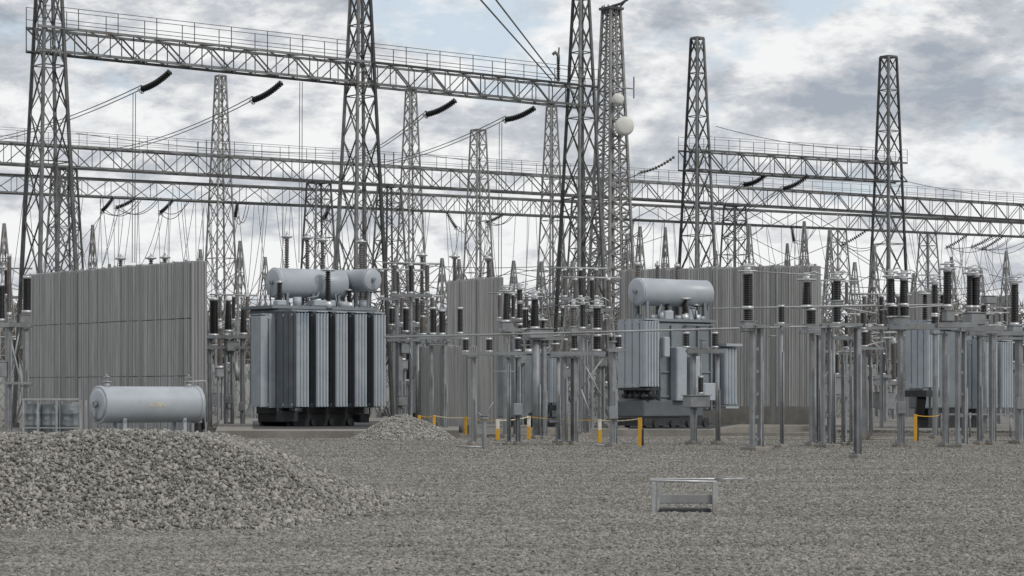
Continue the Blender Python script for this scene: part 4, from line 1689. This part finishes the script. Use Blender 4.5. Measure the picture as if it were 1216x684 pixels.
# --- beside the big transformer
equip('circuit_breaker', 'breaker with three black insulators between the ribbed wall and the transformer', 'circuit breaker', 122,
      [(249, 402, 7, 'square'), (272, 402, 13, 'channel'), (288, 402, 7, 'square')], [(244, 298, 400, 4), (246, 296, 413, 3)],
      [(254, 355, 399, 10, PB, False), (271, 356, 394, 9, PB, False, .6), (289, 366, 397, 8, PB, False, .7)], [(275, 406, 417, 14)], [((280, 430), (282, 452), .1)])
equip('circuit_breaker', 'breaker with two black insulators just past the last tall radiator', 'circuit breaker', 118,
      [(474, 406, 10, 'square'), (496, 406, 6, 'pipe')], [(458, 530, 399, 4), (460, 500, 404, 3)],
      [(465, 366, 386, 6, PB), (482, 366, 394, 7, PB), (502, 376, 397, 8, PR, False, .7)], [(480, 408, 420, 10), (477, 470, 482, 12)], [((485, 406), (492, 440), .03), ((500, 406), (490, 450), .03)])
equip('circuit_breaker', 'breaker with two upright black insulators above the lower ribbed wall', 'circuit breaker', 109,
      [(512, 406, 6, 'square'), (528, 406, 8, 'square')], [(498, 556, 401, 3)], [(514.5, 366, 397, 7, PB, False), (525, 369, 397, 7, PB), (546.5, 366, 396, 6, PB, False)], [(516, 408, 411, 18)])
# --- at the far end of the oil tank wall
equip('circuit_breaker', 'breaker with black insulators at the outer end of the oil-tank wall', 'circuit breaker', 110,
      [(11, 388, 9, 'square'), (31, 390, 8, 'square')], [(-12, 38, 386, 5), (-8, 38, 455, 3)], [(2, 338, 381, 7, PB), (32, 329, 371, 9, PB), (11, 303, 375, 5, PR)], [(30, 374, 384, 12), (3, 430, 448, 10)],
      [((24, 388), (14, 440), .04), ((12, 400), (26, 460), .04)])

# ------------------------------------------------------------------ conductors along the front row
def conductor(name, label, pts, r, cat='conductor', mat='galv_pale', phrase=None, x=None, group=None, n=5):
    p0 = Vector(pts[0])
    b = MB()
    b.tube([Vector(p) - p0 for p in pts], r, n)
    o = b.build(name, mat, None, p0)
    tag(o, label, cat, group)
    if phrase:
        auto(o, phrase, x)
    return o


def P(x, y, D):
    return Vector((wx(x, D), D, hz(y, D)))


conductor('busbar_tube', 'long silver busbar tube running across the whole middle on small insulators', [P(456, 400.5, 84.5), P(760, 393, 83), P(1004, 386.5, 80)], .034, 'busbar', n=8)
conductor('busbar_tube', 'upper short busbar tube in front of the broad ribbed wall', [P(846, 366.5, 80), P(1040, 362.5, 79)], .03, 'busbar', n=8)
conductor('busbar_tube', 'busbar tube linking the right-hand insulator platforms', [P(1000, 364, 82), P(1060, 363, 81.5), P(1135, 361, 82)], .026, 'busbar', n=8)


def sag(p, q, s_, n=12):
    p, q = Vector(p), Vector(q)
    return [p.lerp(q, i / n) - Vector((0, 0, 4 * s_ * (i / n) * (1 - i / n))) for i in range(n + 1)]


def string(label, p, q, r=.17, ribs=15, sg=.12, phrase=None, x=None, mat=PB, group='insulator strings hanging from the girders'):
    """disc insulator string from the girder point p to the wire clamp q"""
    p, q = Vector(p), Vector(q)
    root = thing('insulator_string', label, 'insulator string', p, 0, group)
    d = q - p
    b = MB()
    pts = sag((0, 0, 0), d, sg, ribs)
    for i in range(ribs):
        a, c = pts[i], pts[i + 1]
        L_ = (c - a).length
        b.lathe(a, (c - a), [(L_ * .1, r * .35), (L_ * .3, r), (L_ * .6, r * .85), (L_ * .72, r * .3), (L_ * 1.0, r * .25)], 10, caps=False)
    b.build('disc_stack', mat, root)
    b = MB()
    u_ = (pts[1] - pts[0]).normalized()
    b.cyl(Vector((0, 0, .06)), pts[0] + u_ * .1, .05, 6)
    b.ring(pts[-1], r * 1.2, .03, 14, 5, tuple(pts[-1] - pts[-2]))
    b.bar(pts[-1] + Vector((0, 0, -.25)), pts[-1] + Vector((0, 0, .2)), .06)
    b.cyl(pts[-1], pts[-1] + (pts[-1] - pts[-2]).normalized() * .25, .05, 6)
    b.build('clamp', 'cap', root)
    if phrase:
        auto(root, phrase, x)
    return root


def g_at(x):
    t = t_at(G1, G3, x)
    return lerp2(G1, G3, t)


FS = [((203, 85), (168, 106), (0, 152), 'insulator string under the high girder nearest the wall-side tower', (159, 109)),
      ((335, 98), (300, 119), (150, 168), 'insulator string under the high girder just before the tower behind the transformer', (357, 95)),
      ((541, 119), (506, 136), (428, 158), 'insulator string under the high girder past the tower behind the transformer', (None, None)),
      ((635, 128), (600, 142), (458, 176), 'insulator string under the high girder nearest the dish mast', (594, 144))]
for i, (a, c, e_, lab, dr) in enumerate(FS):
    gp = g_at(a[0])
    D = gp[1] - .3
    pa = Vector((gp[0], D, hz(a[1], D)))
    pa.z = min(pa.z, 20.0)
    pc = P(c[0], c[1], D + 1.2)
    string(lab, pa, pc, .19, 16, .14)
    Dn = 190.0 if i < 2 else 205.0
    ge = lerp2(A0, A1, t_at(A0, A1, (-24, 135, 405, 440)[i]))
    pe = Vector((ge[0], ge[1] - .7, 20.7))
    for k in (0, 1):
        off = Vector((0, 0, .0 + .22 * k))
        conductor('overhead_wire', None, sag(pc + off, pe + off, 0.45), .03, 'overhead wire', 'wire', 'twin overhead wire running back from a high-girder insulator string', c[0] + k, group='wires from the high girder')
    if dr[0]:
        for k in (0, 1):
            q0 = P(dr[0] + 3.0 * k - 1, dr[1] + 2, D + 1.5)
            q1 = P(dr[0] - 2 + 3.2 * k, 312 if i < 2 else 330, D + 2.5)
            conductor('dropper_wire', None, sag(q0, q1, 0, 3), .022, 'dropper wire', 'wire', 'thin dropper wire hanging down from a high-girder string', dr[0] + k * 4, group='droppers under the high girder')

# wires to the front over the camera
for k, (x0, y0, x1, y1) in enumerate(((655, 95, 571, 0), (663, 96, 589, 0))):
    p0, p1 = P(x0, y0, 152.5), P(x1, y1, 112)
    pts = [p0 + (p1 - p0) * t for t in (0, .5, 1, 1.6, 2.4, 3.3)]
    conductor('overhead_wire', ('outer', 'inner')[k] + ' of two steep wires dropping to the high girder near the dish mast', pts, .045, 'overhead wire', 'wire', group='steep wires to the high girder')

# lamp arm on the high girder
o = thing('post_insulator', 'dark upright insulator with a bent head on the high girder near the dish mast', 'post insulator', P(663, 98, 153.4))
b = MB()
b.insulator((0, 0, 0.1), (0, 0, 1.3), .13, 9, 10)
b.build('insulator', PB, o)
b = MB()
b.tube([(0, 0, 1.3), (0, 0, 1.7), (-.2, 0, 1.9), (-.35, 0, 1.75)], .12, 6)
b.tube([(0, 0, 1.6), (.05, 0, 2.2)], .06, 6)
b.build('terminal', 'steel', o)
# strings under the right gantry and the beaded string to the mast
string('beaded insulator string stretched from the flat-topped tower towards the dish mast', P(801, 186, 193.5), P(760, 205, 196), .13, 12, .2, mat=PR)
conductor('overhead_wire', 'short wire from the beaded string to the dish mast', sag(P(760, 205, 196), P(742, 212, 200), .1), .04, 'overhead wire', 'wire')
for (a, c, e_, lab) in (((909, 205), (883, 219), (810, 240), 'thick insulator string under the short girder nearest the flat-topped tower behind the conservator'),
                        ((960, 212), (930, 224), (850, 262), 'thick insulator string under the middle of the short girder')):
    D = 198
    pa, pc = P(*a, D), P(*c, D + 1)
    pa.z = 19.6
    ge = lerp2(B0, B1, t_at(B0, B1, e_[0]))
    string(lab, pa, pc, .22, 16, .2)
    for k in (0, 1):
        off = Vector((0, 0, .25 * k))
        conductor('overhead_wire', None, sag(pc + off, Vector((ge[0], ge[1] - .8, 19.6)) + off, .5), .035, 'overhead wire', 'wire', 'overhead wire running back from a short-girder insulator string', c[0] + k, group='wires from the short girder')

# strings and jumpers under the rear girders
rear = [(135, 240, -14, 17), (162, 243, -24, 12), (206, 243, -16, 16), (282, 246, -3, 18), (392, 258, -8, 16), (530, 262, 12, 20), (598, 264, -20, 10), (752, 262, -4, 20),
        (1030, 240, -30, 18), (1150, 268, -26, 16), (1192, 262, -26, 16), (1180, 282, -26, 14), (880, 266, -20, 16), (940, 262, 3, 18), (700, 258, -16, 14)]
for (x, y, dx, dy) in rear:
    p = lerp2(B0, B1, t_at(B0, B1, x))
    D = p[1] - .8
    pa = Vector((wx(x, D), D, 19.45))
    pc = P(x + dx, HOR - (pa.z - EYE) * F / D + dy, D + .5)
    string(None, pa, pc, .2, 13, .1, 'dark insulator string under the lower rear girder', x)
    xe = x + random.uniform(10, 34)
    pe = lerp2(B0, B1, t_at(B0, B1, xe))
    q1 = Vector((pe[0], pe[1] - .75, 19.45))
    for k in (0, 1):
        off = Vector((.3 * k, 0, .1 * k))
        conductor('jumper_wire', None, sag(pc + off, q1 + off, random.uniform(.5, 1.4)), .035, 'jumper wire', 'wire', 'slack jumper wire below a lower-girder insulator string', x + dx + k, group='jumpers under the lower rear girder')
        q2 = Vector((pc.x + random.uniform(-2.5, 1.5), D - random.uniform(5, 20), random.uniform(9, 12)))
        conductor('dropper_wire', None, sag(pc + off, q2 + off, random.uniform(.3, 1.0), 10), .028, 'dropper wire', 'wire', 'curved dropper wire from a lower-girder string down to equipment', x + dx + k + .5, group='droppers under the lower rear girder')

# long thin lines across the back and overhead earth wires
for i in range(150):
    x0 = random.uniform(0, 1210)
    p = lerp2(B0, B1, t_at(B0, B1, x0))
    D0 = p[1] + random.choice((-.75, .75))
    D2 = D0 - random.uniform(0, 40)
    conductor('dropper_wire', None, sag(Vector((p[0], D0, 19.45)), P(x0 + random.uniform(-26, 26), random.uniform(345, 392), D2), random.uniform(.2, 2.2), 10), .027, 'dropper wire', 'wire', 'thin looping dropper wire ' + region(x0, 0), x0, group='droppers at the back of the yard')
for (x0, y0, x1, y1, D0, D1, lab) in ((850, 150, 1030, 178, 195, 203, 'thin earth wire above the short girder between the flat-topped towers'), (90, 158, 400, 182, 190, 210, 'thin earth wire above the upper rear girder over the ribbed wall'),
                                      (1075, 215, 1230, 234, 205, 250, 'thin earth wire falling from the lone flat-topped tower to the picture edge'), (500, 183, 720, 196, 200, 225, 'thin earth wire above the upper rear girder before the dish mast')):
    conductor('earth_wire', lab, sag(P(x0, y0, D0), P(x1, y1, D1), .4), .028, 'earth wire', 'wire')


# ------------------------------------------------------------------ marker posts and chain
def marker(x, yb, yt, label, white):
    D = dg(yb)
    s = F / D
    h = (yb - yt) / s
    root = thing('marker_post', label, 'marker post', (wx(x, D), D, 0), random.uniform(-.3, .3), 'yellow marker posts along the chain')
    w = .125
    if white:
        b = MB()
        b.box((0, 0, h * .275), (w, w, h * .55), .008)
        b.build('post', 'yellow', root)
        b = MB()
        b.box((0, 0, h * .775), (w * .96, w * .96, h * .45), .008)
        b.build('upper_band', 'white', root)
    else:
        b = MB()
        b.box((0, 0, h * .5), (w, w, h), .008)
        b.build('post', 'yellow', root)
        b = MB()
        b.box((w * .75, 0, h * .3), (w * .5, w * .8, h * .6))
        b.build('backing_stake', 'grime_and_shade', root)
    return Vector((wx(x, D), D, h * .97))


mk = [(498, 516, 493, 'half buried yellow marker post poking out beside the gravel heap', False), (515.5, 516, 493, 'yellow marker post at the foot of the gravel heap', False),
      (553, 519, 495, 'yellow marker post just before the stub post with the lever', False), (591, 523, 498, 'pale marker post with yellow base behind the thin pipe post', True),
      (628, 522, 494, 'cream and yellow marker post right of the thin pipe post', True), (712, 526, 498, 'cream marker post with short yellow foot beside the square post', True),
      (760, 530, 496, 'bright yellow marker post in front of the right transformer pad', False), (1087, 524, 492, 'lone yellow marker post below the hanging grey radiator', False)]
tops = [marker(*m_) for m_ in mk]
for i in range(6):
    p, q = tops[i], tops[i + 1]
    b = MB()
    pts = sag((0, 0, 0), q - p, .05, 16)
    for k in range(16):
        b.bar(pts[k], pts[k + 1], .035 if k % 2 else .022)
    o = b.build('barrier_chain', 'yellow' if i % 2 == 0 else 'letter', None, p)
    tag(o, 'thin yellow barrier chain strung ' + ('beside the gravel heap top', 'from the heap foot to the next yellow post', 'past the stub post with the lever', 'between the two cream and yellow posts', 'past the paired grey posts to the cream post', 'from the cream post to the bright yellow post')[i], 'barrier chain', 'yellow chain along the marker posts')
p = tops[7]
b = MB()
pts = sag((0, 0, 0), (1.0, .6, -.02), .04, 8)
for k in range(8):
    b.bar(pts[k], pts[k + 1], .03)
o = b.build('barrier_chain', 'yellow', None, p)
tag(o, 'short yellow barrier chain hooked to the lone yellow marker post', 'barrier chain', 'yellow chain along the marker posts')
D = 118.0
equip('pipe_fence', 'pale low pipe rail behind the lone yellow marker post', 'pipe rail', 100, [(1118, 492, 3, 'pipe'), (1152, 490, 3, 'pipe'), (1200, 490, 3, 'pipe')], [(1116, 1202, 492, 2)], [], [], stays=False)


# ------------------------------------------------------------------ rows of equipment farther back
def back_unit(x, D, kind, r):
    s = F / D
    zt = r.uniform(2.6, 3.6)
    yt = HOR - (zt - EYE) * s

    def yy(z):
        return HOR - (z - EYE) * s
    reg = region(x, D)
    if kind == 0:
        h = r.uniform(1.6, 2.6)
        equip('instrument_transformer', None, 'instrument transformer', D, [(x, yt, .38 * s, 'channel')], [], [(x, yy(zt + .5 + h), yy(zt + .5), .3 * s, PB if r.random() < .6 else PR, r.random() < .7, .8)],
              [(x, yy(zt + .5), yy(zt), .5 * s)], group='instrument transformers in the back rows', auto_phrase='dark insulator column on a steel stand ' + reg, stays=False)
    elif kind == 1:
        w = 1.5 * s
        equip('disconnector', None, 'disconnector', D, [(x - w, yt, .28 * s, 'square'), (x + w, yt, .28 * s, 'square')], [(x - w * 1.15, x + w * 1.15, yt - .1 * s, .16 * s)],
              [(x - w * .9, yy(zt + 1.4), yy(zt + .2), .2 * s, PB), (x, yy(zt + 1.4), yy(zt + .2), .2 * s, PB), (x + w * .9, yy(zt + 1.4), yy(zt + .2), .2 * s, PB)], [],
              [((x - w * .9, yy(zt + 1.5)), (x + w * .2, yy(zt + 1.55)), .05), ((x + w * .9, yy(zt + 1.5)), (x + w * .3, yy(zt + 2.4)), .05), ((x + w * 1.0, yt), (x + w * 1.0, yy(.3)), .03)],
              group='disconnectors in the back rows', auto_phrase='two-post disconnector with three insulators ' + reg, stays=False)
    elif kind == 2:
        w = .9 * s
        equip('circuit_breaker', None, 'circuit breaker', D, [(x - w, yy(2.4), .3 * s, 'square'), (x + w, yy(2.4), .3 * s, 'square')], [(x - w * 1.3, x + w * 1.3, yy(2.5), .2 * s)],
              [(x - w, yy(5.2), yy(2.6), .3 * s, PB, True), (x + w, yy(5.2), yy(2.6), .3 * s, PR, True)], [(x, yy(1.9), yy(.9), .9 * s)],
              [((x - w, yy(5.4)), (x + w, yy(5.5)), .06)], group='breakers in the back rows', auto_phrase='two-pole breaker with a grey cabinet ' + reg, stays=False)
    else:
        h = r.uniform(4.5, 7.0)
        equip('bus_support', None, 'bus support', D, [(x, yy(h), .22 * s, 'square')], [(x - 1.0 * s, x + 1.0 * s, yy(h), .14 * s)],
              [(x - .8 * s, yy(h + 1.5), yy(h + .1), .2 * s, PR, False), (x, yy(h + 1.5), yy(h + .1), .2 * s, PB, False), (x + .8 * s, yy(h + 1.5), yy(h + .1), .2 * s, PR, False)], [],
              [((x - 1.4 * s, yy(h + 1.6)), (x + 1.4 * s, yy(h + 1.55)), .05)], group='bus supports in the back rows', auto_phrase='tall slim post with three upright insulators ' + reg, stays=False)


br_ = random.Random(21)
rows = [(118, [490, 700, 1045]), (128, [6, 470, 495, 620, 690, 715, 1030, 1165]), (142, [15, 262, 280, 478, 510, 610, 640, 672, 715, 990, 1020, 1050, 1130, 1150, 1185, 1212]),
        (160, [8, 270, 300, 475, 500, 605, 630, 668, 700, 725, 985, 1005, 1045, 1120, 1140, 1175, 1205]),
        (182, [20, 255, 285, 470, 515, 600, 648, 690, 735, 980, 1035, 1062, 1125, 1160, 1195])]
for D, xs in rows:
    for x in xs:
        back_unit(x + br_.uniform(-3, 3), D + br_.uniform(-4, 4), br_.choice((0, 0, 1, 2, 3, 3)), br_)

POLE_TOPS = []
# lower lattice portals amid the back rows
for i, (x, D, h) in enumerate(((110, 190, 15), (470, 182, 12), (545, 175, 11.5), (610, 168, 11), (643, 160, 10.5), (665, 176, 13), (715, 165, 13.5), (745, 185, 14), (790, 200, 15.5), (890, 190, 15), (935, 205, 14.5), (985, 180, 14), (1015, 170, 11), (1130, 190, 12.5), (1165, 178, 11), (285, 178, 13), (315, 190, 12.5), (430, 170, 13), (5, 160, 13), (760, 170, 13.5), (955, 172, 14), (130, 200, 12.5), (238, 205, 14), (400, 195, 14.5), (525, 165, 11), (583, 185, 12.5), (680, 150, 10), (850, 190, 13), (1038, 175, 12.5), (1085, 185, 11), (1195, 190, 13))):
    o = tower(None, x, D, h, 1.9, .1, 8, 'far_steel', False, .085, .045, cat='lattice pole', name='lattice_pole', group='short lattice poles in the back rows', rz=GA + .2 * (i % 3), head=False)
    auto(o, 'short tapering lattice pole ' + region(x, D), x)
    POLE_TOPS.append((x, Vector((wx(x, D), D, h))))

o = MB()
for i in range(60):
    a_ = random.uniform(0, 6.28)
    q_ = random.uniform(.1, .45)
    o.bar((random.uniform(-.15, .15), random.uniform(-.1, .1), 0), (math.cos(a_) * q_, math.sin(a_) * q_ * .6, random.uniform(.12, .5)), .014, t1=.3)
o = o.build('dry_weed', 'wood', None, (wx(1031, 93), 93, 0))
tag(o, 'small brown tuft of dry weeds on the gravel behind the slim I-beam', 'weed')

# sagging wires from pole to pole
for i in range(64):
    xa, pa = random.choice(POLE_TOPS)
    near = [t for t in POLE_TOPS if 30 < abs(t[0] - xa) < 330]
    xb, pb = random.choice(near)
    ka, kb = random.uniform(.62, .98), random.uniform(.62, .98)
    conductor('overhead_wire', None, sag((pa.x, pa.y, pa.z * ka), (pb.x, pb.y, pb.z * kb), random.uniform(.5, 2.4), 14), .026, 'overhead wire', 'wire', 'thin sagging wire starting ' + region(min(xa, xb), 0), min(xa, xb) + i * .01, group='thin wires across the back of the yard')

# ------------------------------------------------------------------ leafless wood far behind
def bare_wood():
    r = random.Random(5)
    b = MB()

    def tri(p, q, w):
        d, x, y, L = b.frame(p, q)
        vs = [p + x * w, p - x * w * .5 + y * w * .86, p - x * w * .5 - y * w * .86, q]
        b._add(vs, [(0, 1, 3), (1, 2, 3), (2, 0, 3)])
    for i in range(900):
        X, Y = r.uniform(-92, 92), r.uniform(284, 330)
        h = r.uniform(8.0, 13.0) * (Y / 290)
        if X > 50:
            h *= 1.05
        root = Vector((X, Y, 0))
        top = root + Vector((r.uniform(-.8, .8), 0, h))
        tri(root, top, .2)
        for k in range(44):
            t = r.uniform(.04, .95)
            p = root.lerp(top, t)
            a = r.uniform(0, 6.28)
            ln = r.uniform(1.2, 3.2) * (1.15 - t * .6)
            q = p + Vector((math.cos(a) * ln * .75, math.sin(a) * ln * .75, ln * r.uniform(.4, 1.0)))
            tri(p, q, .13)
            for _ in range(2):
                m_ = p.lerp(q, r.uniform(.3, .8))
                a2 = r.uniform(0, 6.28)
                tri(m_, m_ + Vector((math.cos(a2) * 1.0, math.sin(a2) * 1.0, r.uniform(.3, 1.2))), .09)
    o = b.build('bare_woods', 'wood', None)
    return tag(o, 'leafless grey-brown wood closing off the far side of the yard', None, None, 'stuff')


bare_wood()


def perimeter():
    root = thing('perimeter_wall', 'long low grey panel wall closing the yard before the bare wood', 'wall', (-80, 272, 0))
    me = None
    b0 = MB()
    b0.box((0, 0, 2.6), (3.9, .16, 5.2), .03)
    b0.box((0, -.1, 2.6), (3.5, .06, 4.8), .02)
    me = b0.mesh('wall_panel')
    me.materials.append(M['concrete_warm'])
    b1 = MB()
    b1.box((0, 0, 2.7), (.3, .32, 5.4), .03)
    mp = b1.mesh('post')
    mp.materials.append(M['concrete_post'])
    for i in range(40):
        link_part('wall_panel', me, root, (i * 4.1, 0, 0))
        link_part('post', mp, root, (i * 4.1 + 2.05, 0, 0))


perimeter()

# ------------------------------------------------------------------ labels counted along the yard
for phrase, lst in AUTO.items():
    lst.sort(key=lambda t: t[0])
    n = len(lst)
    for i, (x, o) in enumerate(lst):
        if n == 1:
            o['label'] = phrase
        else:
            o['label'] = ordinal(i) + ' ' + phrase if i < n - 1 or n < 3 else 'last ' + phrase
seen = {}
bad = []
for o in bpy.data.objects:
    l_ = o.get('label')
    if l_ and o.parent is None:
        if l_ in seen:
            bad.append(l_)
        seen[l_] = 1
        if not 4 <= len(l_.split()) <= 16:
            bad.append(l_)
print('objects', len(bpy.data.objects), bad)
